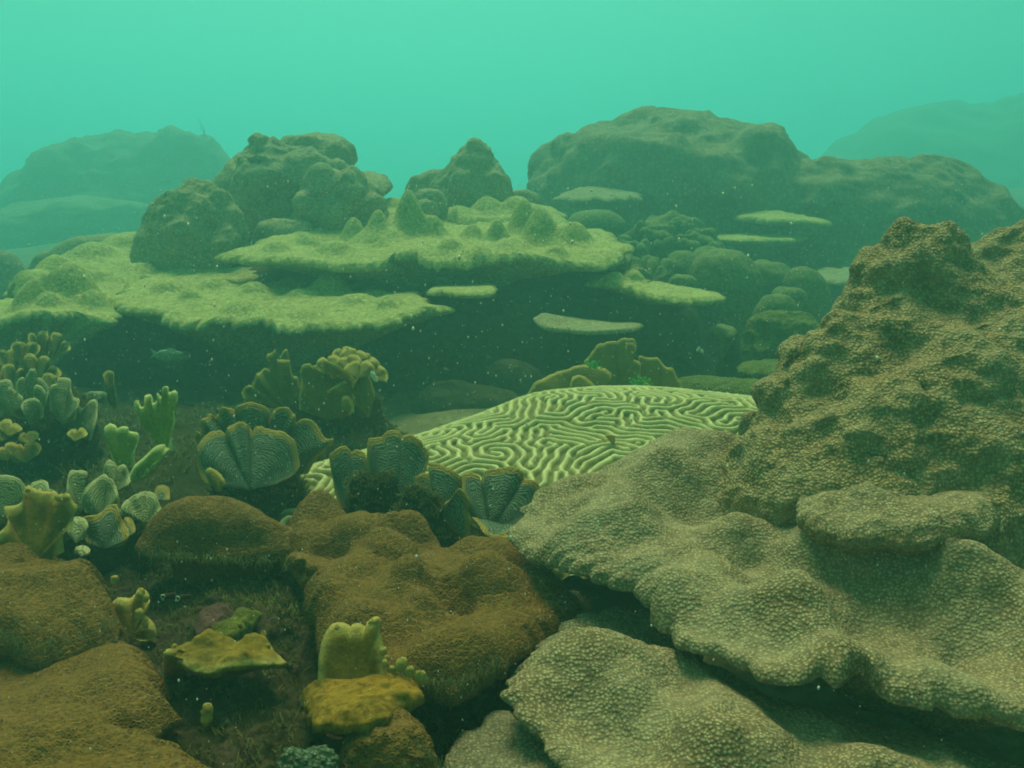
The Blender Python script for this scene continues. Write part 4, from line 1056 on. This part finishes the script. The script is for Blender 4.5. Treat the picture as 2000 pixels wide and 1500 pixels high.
def fire_corals():
    # yellow ones on the left
    t = thing("fire_coral", "yellow green fire coral plate with knobbly fingers, rising from a yellow stem", "fire coral", P(300, 950, 2.05))
    blade("plate", (322, 880), [[(312, 880), (290, 845), (272, 815), (262, 790), (270, 786), (276, 800), (284, 798)], [(284, 790), (284, 778), (296, 776), (298, 790), (308, 784), (308, 770)], [(310, 772), (316, 776), (318, 757), (328, 757), (330, 768), (338, 764), (346, 768), (346, 784)], [(344, 785), (340, 800), (340, 830), (334, 855), (334, 880)]],
          MAT['fireyellow'], t, 2.08, .03, .0, thick=.012, N=120, M=22, seed=100)
    for k, (x, y, r_) in enumerate([(267, 788, .008), (290, 780, .009), (323, 760, .0085), (340, 770, .010), (312, 774, .005)]):
        tip_ball(t, x, y, 2.11, r_, MAT['fireyellow'], 200 + k)
    blade("stem", (292, 930), [[(250, 945), (262, 915), (282, 895), (300, 878), (318, 872), (322, 878), (330, 880), (316, 892), (300, 905), (292, 918), (288, 912), (280, 926), (262, 936)]], MAT['fireyellow'], t, 2.02, .02, .01, thick=.016, N=70, M=14, seed=101)
    t = thing("fire_coral", "dull green fire coral plate standing behind the yellow stem", "fire coral", P(245, 920, 2.15))
    blade("plate", (245, 915), [[(222, 900), (210, 862), (205, 842), (212, 833), (226, 834), (230, 845)], [(230, 842), (240, 838), (250, 838), (252, 846), (268, 850), (270, 862), (262, 885), (262, 910)]], MAT['fireyellow'], t, 2.16, .03, .0, thick=.012, N=80, M=20, seed=102)
    # mustard ones in front
    t = thing("fire_coral", "mustard brown fire coral sheet in front of grey green lobes", "fire coral", P(60, 1090, 1.46))
    blade("sheet", (70, 1095), [[(-40, 1080), (-10, 1050), (12, 1030), (18, 1008), (8, 992), (30, 990), (44, 985), (48, 965)], [(48, 968), (54, 952), (70, 962), (90, 966), (108, 968), (112, 978)], [(112, 974), (130, 970), (140, 982), (148, 996), (142, 1010), (136, 1030), (120, 1048), (120, 1080)]], MAT['fire'], t, 1.47, .07, .0, ruffle=.007, thick=.014, N=120, M=26, seed=103)
    tip_ball(t, 126, 976, 1.50, .011, MAT['fire'], 210); tip_ball(t, 114, 974, 1.50, .008, MAT['fire'], 211); tip_ball(t, 54, 958, 1.52, .006, MAT['fire'], 212)
    t = thing("fire_coral", "wavy mustard fire coral ridge over a dark overhang of reef rock", "fire coral", P(410, 1350, 1.2))
    patch("ridge", [(318, 1262, 1.25), (350, 1262, 1.27), (385, 1244, 1.29), (412, 1236, 1.3), (440, 1238, 1.29), (475, 1246, 1.28), (505, 1242, 1.28), (530, 1258, 1.25), (548, 1278, 1.22), (520, 1282, 1.20), (480, 1286, 1.19), (440, 1296, 1.18), (400, 1300, 1.18), (372, 1288, 1.19), (345, 1285, 1.2), (326, 1275, 1.22)],
          MAT['fire'], t, N=180, M=30, thick=.018, under=.03, edge=.006, seed=104, disp=(('fbm', .022, .06, 3), ('fbm', .004, .015, 2)), knobs=[(410, 1250, .03, .012), (500, 1255, .03, .012)])
    blade("skirt", (345, 1275), [[(322, 1272), (322, 1310), (326, 1350), (335, 1372), (350, 1340), (368, 1352), (378, 1320), (372, 1285)]], MAT['fire'], t, 1.21, -.03, .0, thick=.016, N=60, M=16, seed=108)
    for k, (x, y, d, r_) in enumerate([(340, 1264, 1.25, .006), (398, 1242, 1.29, .006), (430, 1240, 1.29, .006), (524, 1262, 1.24, .006)]):
        tip_ball(t, x, y, d, r_, MAT['fire'], 260 + k)
    tip_ball(t, 514, 1240, 1.275, .007, MAT['fire'], 213)
    t = thing("fire_coral", "mustard fire coral with pale beaded tips above a thick orange shelf", "fire coral", P(700, 1400, 1.12))
    blade("plate", (690, 1350), [[(625, 1350), (628, 1280), (640, 1240), (655, 1224), (672, 1224), (684, 1232)], [(684, 1232), (690, 1226), (704, 1224), (712, 1230), (718, 1216), (738, 1212), (742, 1224)], [(740, 1226), (742, 1250), (746, 1270), (750, 1300), (755, 1345)]], MAT['fire'], t, 1.16, .05, .0, ruffle=.001, thick=.016, N=110, M=24, seed=105)
    for k, (x, y, r_, dd) in enumerate([(660, 1226, .008, 1.207), (698, 1228, .008, 1.207), (728, 1218, .009, 1.207), (736, 1214, .006, 1.207), (748, 1272, .008, 1.15), (756, 1286, .006, 1.14), (752, 1296, .008, 1.13), (782, 1298, .012, 1.10), (768, 1308, .007, 1.10), (822, 1322, .011, 1.09), (800, 1312, .010, 1.095)]):
        tip_ball(t, x, y, dd, r_, MAT['fire'], 220 + k)
    patch("shelf", [(590, 1330, 1.18), (630, 1318, 1.2), (700, 1312, 1.2), (770, 1306, 1.2), (815, 1310, 1.17), (832, 1328, 1.12), (820, 1345, 1.08), (770, 1368, 1.05), (700, 1385, 1.03), (640, 1398, 1.02), (600, 1385, 1.06)], MAT['fireshelf'], t, N=160, M=30, thick=.03, under=.03, edge=.008, seed=106, disp=(('fbm', .012, .06, 3), ('fbm', .004, .02, 2)))
    t = thing("fire_coral", "knobbly mustard fire coral lumps at the brown plate's torn edge", "fire coral", P(270, 1280, 1.3))
    blade("plate", (260, 1240), [[(205, 1215), (215, 1190), (232, 1172), (252, 1172), (262, 1165)], [(262, 1168), (272, 1154), (286, 1160), (290, 1178), (288, 1190)], [(286, 1196), (276, 1198), (290, 1215), (300, 1232), (298, 1248), (280, 1250)]], MAT['fire'], t, 1.34, .04, .0, ruffle=.004, thick=.014, N=90, M=18, seed=107)
    for k, (x, y, r_) in enumerate([(275, 1160, .010), (283, 1170, .009), (272, 1200, .011), (284, 1216, .010), (296, 1236, .010), (222, 1132, .009)]):
        tip_ball(t, x, y, 1.33, r_, MAT['fire'], 240 + k)
    o = thing("fire_coral", "tiny fire coral nub on reef rock beside the bottom brown mound", "fire coral", P(405, 1400, 1.12))
    tip_ball(o, 404, 1382, 1.11, .009, MAT['fire'], 250); tip_ball(o, 404, 1392, 1.11, .011, MAT['fire'], 251); tip_ball(o, 402, 1404, 1.11, .012, MAT['fire'], 252)
fire_corals()


# ------------------------------------------------------------------ brown corals and rock, left foreground
def brown_corals():
    BD = (('fbm', .045, .15, 2), ('fbm', .003, .03, 2))
    o = thing("reef_rock", "rough dark reef rock with purple brown crust between the brown corals", "rock", P(500, 1450, 1.2))
    patch("rock", [(150, 1120, 1.72), (300, 1120, 1.66), (450, 1110, 1.66), (600, 1090, 1.68), (800, 1070, 1.75), (1000, 1080, 1.75), (1150, 1160, 1.55), (1180, 1280, 1.35), (1080, 1420, 1.2), (960, 1520, 1.08), (800, 1620, 1.0), (500, 1650, .98), (250, 1560, 1.05), (150, 1400, 1.25)],
          MAT['rock'], o, inner=[(400, 1200, 1.42), (500, 1280, 1.30), (560, 1370, 1.2), (480, 1400, 1.16), (650, 1440, 1.2), (780, 1400, 1.30), (880, 1380, 1.32), (560, 1180, 1.45), (330, 1330, 1.25), (600, 1420, 1.12)],
          N=320, M=110, thick=.04, under=.25, seed=160, disp=(('fbm', .03, .10, 4), ('ridge', .012, .03, 3), ('fbm', .005, .012, 2)))
    t = thing("brown_coral", "rounded brown coral cap overhanging a dark hollow, beside the double leaf fan", "coral", P(420, 1180, 1.55))
    loft("cap", [(970, 395, 420), (977, 366, 445), (990, 335, 475), (1006, 310, 505), (1026, 288, 535), (1048, 270, 570), (1066, 258, 608), (1080, 264, 620), (1090, 310, 590), (1115, 325, 560), (1180, 340, 540)],
         MAT['brown'], t, 1.60, .48, 220, 120, (('fbm', .014, .10, 2), ('fbm', .003, .03, 2)), [(380, 1010, .05, .01), (480, 1020, .05, .01)], 161, fr=.35)
    t = thing("brown_coral", "large folded brown coral sheet with humps in front of the leaf coral row", "coral", P(820, 1330, 1.4))
    patch("sheet", [(556, 1062, 1.56), (590, 1105, 1.46), (596, 1170, 1.34), (620, 1232, 1.26), (690, 1262, 1.21), (750, 1282, 1.18), (820, 1304, 1.15), (880, 1314, 1.14), (945, 1292, 1.165), (985, 1264, 1.2), (1005, 1236, 1.235), (1050, 1232, 1.265),
                    (1095, 1208, 1.32), (1140, 1192, 1.36), (1168, 1172, 1.40), (1130, 1142, 1.46), (1075, 1098, 1.53), (1020, 1074, 1.58), (950, 1070, 1.6), (885, 1068, 1.6), (850, 1042, 1.63), (805, 1026, 1.66), (765, 1046, 1.62), (725, 1040, 1.62), (690, 1026, 1.64), (660, 1000, 1.68), (620, 985, 1.7), (580, 995, 1.68), (556, 1025, 1.63)],
          MAT['brown'], t, inner=[(700, 1150, 1.34), (780, 1185, 1.30), (860, 1240, 1.235), (960, 1120, 1.44)], N=460, M=150, thick=.035, under=.12, edge=.006, seed=165, center=(830, 1150, 1.385), kscale=1.25, roll=(.05, .012),
          disp=(('fbm', .030, .13, 2), ('fbm', .003, .03, 2)),
          knobs=[(618, 1010, .075, .030), (590, 1050, .05, .012), (715, 1052, .075, .034), (765, 1085, .06, .026), (815, 1125, .055, .022), (680, 1110, .06, .016), (845, 1175, .04, .012), (862, 1128, .040, -.026), (890, 1165, .040, -.024), (840, 1090, .03, -.016), (805, 1045, .06, .030),
                 (930, 1085, .06, .022), (1010, 1095, .06, .020), (960, 1140, .065, .030), (1060, 1140, .05, .018), (640, 1070, .045, -.022), (640, 1150, .05, .014), (880, 1262, .07, .014), (770, 1235, .06, -.010), (700, 1205, .05, .012)])
    patch("lip", [(560, 1072, 1.52), (600, 1076, 1.5), (636, 1086, 1.47), (656, 1096, 1.44), (640, 1106, 1.42), (600, 1100, 1.44), (565, 1090, 1.47)], MAT['brown'], t, N=100, M=22, thick=.016, under=.04, seed=163, disp=(('fbm', .01, .06, 2),))
    t = thing("brown_coral", "sloping brown coral plate with a ragged edge below the mustard fire coral sheet", "coral", P(90, 1320, 1.4))
    patch("plate", [(-90, 1090, 1.52), (-20, 1078, 1.54), (40, 1066, 1.55), (105, 1078, 1.52), (160, 1100, 1.47), (212, 1130, 1.41), (236, 1170, 1.35), (222, 1196, 1.31), (190, 1212, 1.28), (130, 1232, 1.25), (60, 1238, 1.24), (0, 1216, 1.26), (-80, 1210, 1.26)], MAT['brown'], t,
          inner=[(60, 1110, 1.45), (100, 1160, 1.37)], N=240, M=70, thick=.045, under=.08, seed=167, roll=(.05, .02), disp=BD, knobs=[(40, 1085, .07, .025), (60, 1140, .06, .012), (170, 1140, .05, .012)])
    t = thing("brown_coral", "dim brown coral slope left of the wavy mustard ridge", "coral", P(160, 1400, 1.15))
    patch("slope", [(-90, 1215, 1.36), (60, 1225, 1.36), (150, 1225, 1.35), (220, 1215, 1.35), (265, 1225, 1.31), (305, 1258, 1.26), (326, 1310, 1.19), (322, 1370, 1.12), (300, 1400, 1.08), (200, 1420, 1.05), (60, 1420, 1.05), (-90, 1420, 1.05)], MAT['brown'], t, inner=[(180, 1330, 1.17)], N=240, M=70, thick=.03, under=.1, seed=169, roll=(.06, .025), disp=BD)
    t = thing("brown_coral", "broad brown coral mound in the bottom corner below the dim slope", "coral", P(200, 1600, .95))
    patch("mound", [(-90, 1350, 1.12), (40, 1362, 1.11), (150, 1378, 1.09), (260, 1388, 1.07), (340, 1396, 1.06), (400, 1412, 1.03), (460, 1448, .99), (515, 1480, .96), (545, 1530, .92), (500, 1660, .82), (200, 1720, .78), (-100, 1720, .78)], MAT['brown'], t, inner=[(200, 1450, .99)], N=280, M=80, thick=.05, under=.1, seed=170, roll=(.10, .06), disp=(('fbm', .045, .16, 3), ('fbm', .004, .02, 3)), knobs=[(150, 1420, .08, .015)])
    t = thing("brown_coral", "small dark brown coral dome under the orange fire coral shelf", "coral", P(765, 1560, 1.0))
    dome("dome", 762, 1406, 112, 95, MAT['brown'], t, 1.04, .8, 140, 70, .5, (('fbm', .012, .08, 3), ('fbm', .004, .02, 3)), 171)
    t = thing("fuzzy_coral", "small blue green fuzzy coral tuft at the foot of the rock", "coral", P(600, 1540, .98))
    dome("tuft", 602, 1468, 62, 50, MAT['bluegreen'], t, .98, .8, 110, 50, .5, (('fbm', .010, .03, 3), ('lump', .006, .008)), 172)
    o = thing("encrusting_sponge", "lime yellow encrusting sponge under the brown coral cap", "sponge", P(465, 1215, 1.38))
    patch("crust", [(400, 1235, 1.31), (420, 1215, 1.34), (445, 1200, 1.36), (455, 1180, 1.39), (480, 1178, 1.39), (498, 1195, 1.36), (488, 1215, 1.33), (460, 1230, 1.305), (430, 1242, 1.29)], MAT['lime'], o, N=110, M=26, thick=.02, under=.05, seed=173, edge=.006, disp=(('fbm', .008, .03, 3),))
    o = thing("coralline_crust", "pink coralline crust lump beside the lime sponge", "crust", P(425, 1200, 1.44))
    patch("crust", [(385, 1210, 1.37), (395, 1185, 1.41), (420, 1170, 1.43), (450, 1165, 1.44), (458, 1185, 1.41), (440, 1205, 1.38), (415, 1225, 1.35)], MAT['pink'], o, N=90, M=22, thick=.02, under=.05, seed=174, edge=.006, disp=(('fbm', .008, .03, 3),))
    for k, x in enumerate((319, 348)):
        o = thing("worm_tube", "pale ringed worm tube opening in the shade under the brown coral cap", "worm tube", P(x, 1165, 1.43), "paired pale worm tubes")
        a = np.linspace(0, 2 * np.pi, 20, endpoint=False); q = np.linspace(0, 2 * np.pi, 10, endpoint=False)
        c = P(x, 1165 + 3 * k, 1.42)
        rr = .0036 + .0013 * (.35 + .65 * np.clip(.5 - .8 * np.cos(a - .5 - k), 0, 1))[None] * np.cos(q)[:, None] + .0006 * np.sin(3 * a + k)[None]
        V = (c + np.stack([rr * np.cos(a) * .8, (.0012 * np.sin(q))[:, None] - .002 + 0 * a, rr * np.sin(a) * 1.2], -1)).reshape(-1, 3)
        V = np.concatenate([V, V[:20]])
        mesh_obj("rim", V, [ring_faces(11, 20)], MAT['pale'], o)
        k_ = np.linspace(0, 1, 6)[:, None]
        V = np.stack([c[0] + .0035 * np.cos(a) * (1 - .2 * k_), c[1] + .05 * k_ + 0 * a, c[2] + .0050 * np.sin(a) * (1 - .2 * k_) - .02 * k_], -1).reshape(-1, 3)
        mesh_obj("tube", V, [ring_faces(6, 20)], MAT['rock'], o)
brown_corals()


def algae():
    def get(label):
        return next(o for o in scene.objects if o.get("label", "").startswith(label))
    o = get("rough dark reef rock"); turf(next(c for c in o.children if c.name.startswith("rock")), o, 9000, .013, MAT['turf'], 1, .0013)
    o = get("dark algae covered rubble"); turf(next(c for c in o.children if c.name.startswith("rock")), o, 14000, .03, MAT['turf'], 2, .0022)
    for k, lb in enumerate(("row of ridged", "olive leaf coral clump", "pale lobed leaf", "clustered grey green", "double fan", "dull yellow green")):
        o = get(lb)
        for c in list(o.children):
            if c.name.startswith(("crust", "stalk")):
                turf(c, o, 1800, .012 if k in (0, 3) else .02, MAT['turf'], 3 + k, .0014)
    fringe(get("large folded brown"), [(700, 1268, 1.20), (760, 1288, 1.17), (820, 1306, 1.145), (880, 1314, 1.135), (945, 1292, 1.165), (985, 1264, 1.195)], 420, .016, MAT['fringe'], 20)
    fringe(get("rounded brown coral cap"), [(275, 1062, 1.50), (330, 1068, 1.47), (400, 1072, 1.455), (470, 1078, 1.45), (540, 1080, 1.46), (600, 1080, 1.5)], 420, .016, MAT['fringe'], 21)
    fringe(get("sloping brown coral plate"), [(-40, 1216, 1.26), (0, 1220, 1.255), (60, 1240, 1.235), (130, 1234, 1.245), (190, 1214, 1.275), (224, 1196, 1.305)], 300, .012, MAT['fringe'], 22)
    fringe(get("small dark brown coral dome"), [(820, 1440, 1.0), (850, 1465, 1.0), (875, 1490, 1.0)], 80, .014, MAT['fringe'], 23)


# ------------------------------------------------------------------ big tan star coral, right
def star_coral():
    t = thing("star_coral", "big tan star coral with a rough peak and overhanging polyp-covered ledges", "star coral", P(1600, 1500, 1.5))
    MD = (('fbm', .030, .12, 2), ('ridge', .014, .10, 2), ('fbm', .016, .05, 2), ('lump', .005, .02))
    loft("peak", [(440, 1782, 1822), (446, 1762, 1842), (462, 1738, 1866), (490, 1716, 1896), (530, 1692, 1940), (570, 1668, 1990, 1.8), (620, 1632, 2050, 1.78), (680, 1584, 2110, 1.74), (730, 1540, 2160, 1.71), (780, 1500, 2200, 1.68), (830, 1470, 2230, 1.65), (870, 1452, 2250, 1.63), (910, 1430, 2270, 1.61), (960, 1400, 2290, 1.6), (1020, 1380, 2300, 1.6)],
         MAT['mound'], t, 1.80, .62, 460, 300, MD, [(1545, 690, .05, .035), (1500, 775, .05, .03), (1700, 800, .09, .03), (1860, 700, .1, .03), (1650, 660, .08, .02), (1760, 620, .08, .02)], 180)
    loft("hump", [(428, 2020, 2080), (440, 1980, 2130), (465, 1935, 2180), (500, 1895, 2220), (540, 1860, 2260), (620, 1840, 2300), (720, 1830, 2330), (840, 1810, 2360), (960, 1790, 2390), (1080, 1770, 2420)], MAT['mound'], t, 2.05, .5, 200, 150, MD, (), 181)
    for k, (x, y, w, h, d) in enumerate([(1462, 806, 24, 40, 1.86), (1545, 664, 30, 28, 1.9), (1500, 742, 34, 26, 1.86), (1690, 512, 22, 30, 1.86), (1500, 800, 38, 60, 1.74)]):
        dome("nub", x, y, w, h, MAT['star' if k < 3 else 'mound'], t, d, .9, 70, 34, .6, (('fbm', .012, .06, 3), ('lump', .004, .015)), 182 + k)
    patch("upper_ledge", [(1566, 985, 1.36), (1595, 1008, 1.33), (1650, 1020, 1.31), (1720, 1026, 1.30), (1800, 1022, 1.30), (1880, 1016, 1.30), (1948, 996, 1.33), (1970, 945, 1.42), (1920, 925, 1.5), (1800, 905, 1.56), (1680, 898, 1.58), (1590, 905, 1.58), (1546, 940, 1.5)],
          MAT['star'], t, inner=[(1750, 975, 1.40)], N=340, M=90, thick=.035, under=.15, edge=.01, seed=190, disp=(('fbm', .03, .12, 2), ('fbm', .006, .03, 2)), knobs=[(1700, 960, .07, .012)])
    patch("ledge", [(988, 1032, 1.46), (1020, 995, 1.54), (1070, 955, 1.62), (1150, 907, 1.7), (1230, 876, 1.76), (1330, 864, 1.78), (1450, 872, 1.76), (1620, 900, 1.75), (1850, 960, 1.7), (2100, 1020, 1.6), (2250, 1150, 1.4), (2250, 1330, 1.08),
                    (2100, 1392, 1.0), (2000, 1392, 1.0), (1900, 1384, 1.0), (1800, 1372, 1.005), (1730, 1356, 1.02), (1690, 1328, 1.045), (1640, 1336, 1.035), (1580, 1330, 1.045), (1510, 1326, 1.06), (1460, 1308, 1.085), (1400, 1272, 1.13), (1330, 1238, 1.18), (1286, 1196, 1.235), (1240, 1168, 1.27), (1180, 1152, 1.30), (1120, 1128, 1.34), (1070, 1108, 1.37), (1035, 1085, 1.40)],
          MAT['star'], t, inner=[(1330, 1000, 1.48), (1500, 1080, 1.36), (1700, 1200, 1.2), (1900, 1280, 1.12), (1250, 950, 1.58), (1450, 940, 1.58), (1620, 1048, 1.42), (1800, 1110, 1.34), (1950, 1140, 1.3)],
          N=640, M=220, thick=.017, under=.14, edge=.009, seed=191, center=(1560, 1110, 1.33), disp=(('fbm', .115, .20, 2), ('fbm', .042, .10, 2), ('fbm', .004, .03, 2)),
          knobs=[(1330, 915, .10, .028), (1180, 1000, .09, .022), (1120, 1070, .06, .016), (1440, 1000, .08, .02), (1620, 1062, .07, .03), (1760, 1100, .09, .03), (1900, 1130, .09, .03), (1560, 1180, .09, .018), (1400, 1120, .07, .018), (1780, 1230, .09, .018), (1650, 1280, .08, .015), (1320, 1180, .05, .015), (1900, 1320, .1, .015),
                 (1290, 990, .05, -.016), (1480, 1060, .06, -.018), (1500, 1130, .06, -.012), (1230, 1090, .05, -.014), (1680, 1180, .06, -.014)])
    patch("flank", [(1000, 1320, 1.20), (1030, 1262, 1.25), (1080, 1215, 1.30), (1150, 1184, 1.34), (1230, 1172, 1.36), (1320, 1185, 1.34), (1360, 1260, 1.27), (1250, 1290, 1.21), (1150, 1300, 1.19), (1060, 1320, 1.17)], MAT['grey'], t, inner=[(1180, 1235, 1.27)], N=220, M=60, thick=.03, under=.1, seed=192, disp=(('fbm', .012, .1, 3), ('lump', .003, .012)))
    patch("lower_ledge", [(984, 1340, 1.12), (1000, 1310, 1.155), (1050, 1278, 1.19), (1130, 1262, 1.21), (1210, 1258, 1.21), (1300, 1268, 1.21), (1400, 1310, 1.19), (1520, 1370, 1.16), (1720, 1420, 1.12), (2000, 1470, 1.08), (2250, 1500, 1.05), (2200, 1800, .74), (1700, 1800, .74), (1300, 1660, .84), (1160, 1560, .92), (1080, 1476, .99), (1020, 1410, 1.05)],
          MAT['star'], t, inner=[(1200, 1370, 1.1), (1400, 1440, 1.03), (1600, 1500, .98)], N=460, M=150, thick=.018, under=.1, edge=.009, seed=193, disp=(('fbm', .08, .18, 2), ('fbm', .03, .09, 2), ('fbm', .004, .03, 2)),
          knobs=[(1150, 1300, .06, .012), (1260, 1380, .07, .015), (1450, 1460, .08, .015)])
    patch("foot", [(862, 1480, 1.06), (890, 1430, 1.11), (940, 1392, 1.15), (985, 1368, 1.17), (1040, 1400, 1.12), (1100, 1460, 1.05), (1140, 1530, .98), (1120, 1650, .9), (880, 1650, .9), (840, 1560, .98)], MAT['grey'], t, N=180, M=50, thick=.03, under=.1, seed=194, disp=(('fbm', .012, .1, 3), ('lump', .003, .012)))
    loft("core", [(900, 1600, 2300), (1000, 1560, 2350), (1150, 1480, 2400), (1300, 1300, 2400), (1450, 1250, 2450), (1700, 1200, 2500)], MAT['rock'], t, 1.75, .38, 120, 50, (('fbm', .05, .2, 4),), (), 195)
star_coral()
algae()
fringe(next(o for o in scene.objects if o.get('label', '').startswith('big tan star')), [(1566, 990, 1.355), (1600, 1012, 1.325), (1650, 1024, 1.305), (1720, 1030, 1.295), (1800, 1026, 1.295), (1880, 1020, 1.295), (1945, 1000, 1.325)], 420, .018, MAT['fringe'], 24)


# ------------------------------------------------------------------ small life
def small_life():
    t = thing("fish", "small pale fish hovering in the dark hollow under the lower plate", "fish", P(335, 690, 3.3))
    c = P(335, 691, 3.3)
    k = np.linspace(0, 1, 14); a = np.linspace(0, 2 * np.pi, 12, endpoint=False)
    hgt = .014 * np.sin(np.pi * k ** .75) ** .8 + .0015
    V = np.stack([c[0] - .055 + .10 * k[:, None] + 0 * a, c[1] + .45 * hgt[:, None] * np.cos(a), c[2] + hgt[:, None] * np.sin(a)], -1).reshape(-1, 3)
    mesh_obj("body", V, [ring_faces(14, 12)], MAT['fish'], t)
    def fin(name, pts):
        pts = np.array(pts) + c
        n = len(pts)
        V = np.concatenate([pts + [0, -.0012, 0], pts + [0, .0012, 0]])
        f = [np.array([[i, (i + 1) % n, n + (i + 1) % n, n + i] for i in range(n)])]
        f.append(np.array([[0, i, i + 1] for i in range(1, n - 1)])); f.append(np.array([[n, n + i + 1, n + i] for i in range(1, n - 1)]))
        mesh_obj(name, V, f, MAT['fish'], t, smooth=False)
    fin("tail_fin", [(-.05, 0, .002), (-.075, 0, .018), (-.068, 0, 0), (-.078, 0, -.016), (-.05, 0, -.002)])
    fin("dorsal_fin", [(-.02, 0, .012), (-.01, 0, .022), (.015, 0, .016), (.02, 0, .010)])
    fin("anal_fin", [(-.02, 0, -.011), (-.014, 0, -.02), (.0, 0, -.012)])
    r = np.random.default_rng(21)
    for (x, y, d, n, s, lab) in [(1160, 712, 2.93, 26, 14, "tiny bright green algae tuft on the olive leaf coral's shoulder"), (1252, 752, 2.94, 40, 22, "bright green algae tuft low between upright leaf corals")]:
        o = thing("algae_tuft", lab, "algae", P(x, y + 10, d))
        for q in range(n):
            px, py = x + r.normal(0, s * .5), y + r.normal(0, s * .35)
            tip_ball(o, px, py, d + r.uniform(-.02, .01), r.uniform(.004, .008), MAT['algae'], 300 + q).name = "frond"
    for (x, y, d, rr, lab) in [(735, 735, 2.5, .012, "pale translucent blob beside the rosette of cups"), (1365, 680, 3.4, .010, "white shell fragment in the dark hollow beside the cup coral")]:
        o = thing("drifting_fragment", lab, "fragment", P(x, y, d))
        for q in range(3):
            tip_ball(o, x + r.uniform(-7, 7), y + r.uniform(-10, 10), d, rr * r.uniform(.6, 1), MAT['pale'], 400 + q).name = "flake"
    # drifting specks through the water
    n = 17000
    d = r.uniform(.65, 5.2, n) ** 1.0
    px, py = r.uniform(-250, 2250, n), r.uniform(-150, 1550, n)
    C = P(px, py, d)
    C = C[(C[:, 2] > .3) & (C[:, 2] < 1.0)]
    n = len(C)
    rad = r.uniform(.0003, .0010, n) * (1 + 1.2 * (r.random(n) > .93)) * (.5 + .28 * C[:, 1])
    octa = np.array([[1, 0, 0], [-1, 0, 0], [0, 1, 0], [0, -1, 0], [0, 0, 1.7], [0, 0, -1.7]], float)
    V = (C[:, None] + octa[None] * rad[:, None, None]).reshape(-1, 3)
    tri = np.array([[0, 2, 4], [2, 1, 4], [1, 3, 4], [3, 0, 4], [2, 0, 5], [1, 2, 5], [3, 1, 5], [0, 3, 5]])
    Fc = (tri[None] + (np.arange(n) * 6)[:, None, None]).reshape(-1, 3)
    o = mesh_obj("marine_snow", V, [Fc], MAT['snow'])
    tag(o, "pale specks of drifting marine snow", "marine snow", kind="stuff")
small_life()


# ------------------------------------------------------------------ the water: one closed box of even haze
def haze():
    x0, x1, y0, y1, z0, z1 = -80, 80, -14, 95, -2.0, 7.0
    V = np.array([[x, y, z] for z in (z0, z1) for y in (y0, y1) for x in (x0, x1)], float)
    f = np.array([[0, 2, 3, 1], [4, 5, 7, 6], [0, 1, 5, 4], [2, 6, 7, 3], [0, 4, 6, 2], [1, 3, 7, 5]])
    m = bpy.data.materials.new("green water")
    m.use_nodes = True
    n, l = m.node_tree.nodes, m.node_tree.links
    n.remove(n["Principled BSDF"])
    pv = n.new("ShaderNodeVolumePrincipled")
    pv.inputs["Color"].default_value = (*HAZE_COLOR, 1)
    pv.inputs["Absorption Color"].default_value = (*HAZE_ABSORB, 1)
    pv.inputs["Density"].default_value = HAZE_DENSITY
    pv.inputs["Anisotropy"].default_value = 0.58
    l.new(pv.outputs[0], n["Material Output"].inputs["Volume"])
    o = mesh_obj("haze", V, [f], m, smooth=False)
    tag(o, "green silty sea water filling the scene", "water", kind="stuff")
haze()
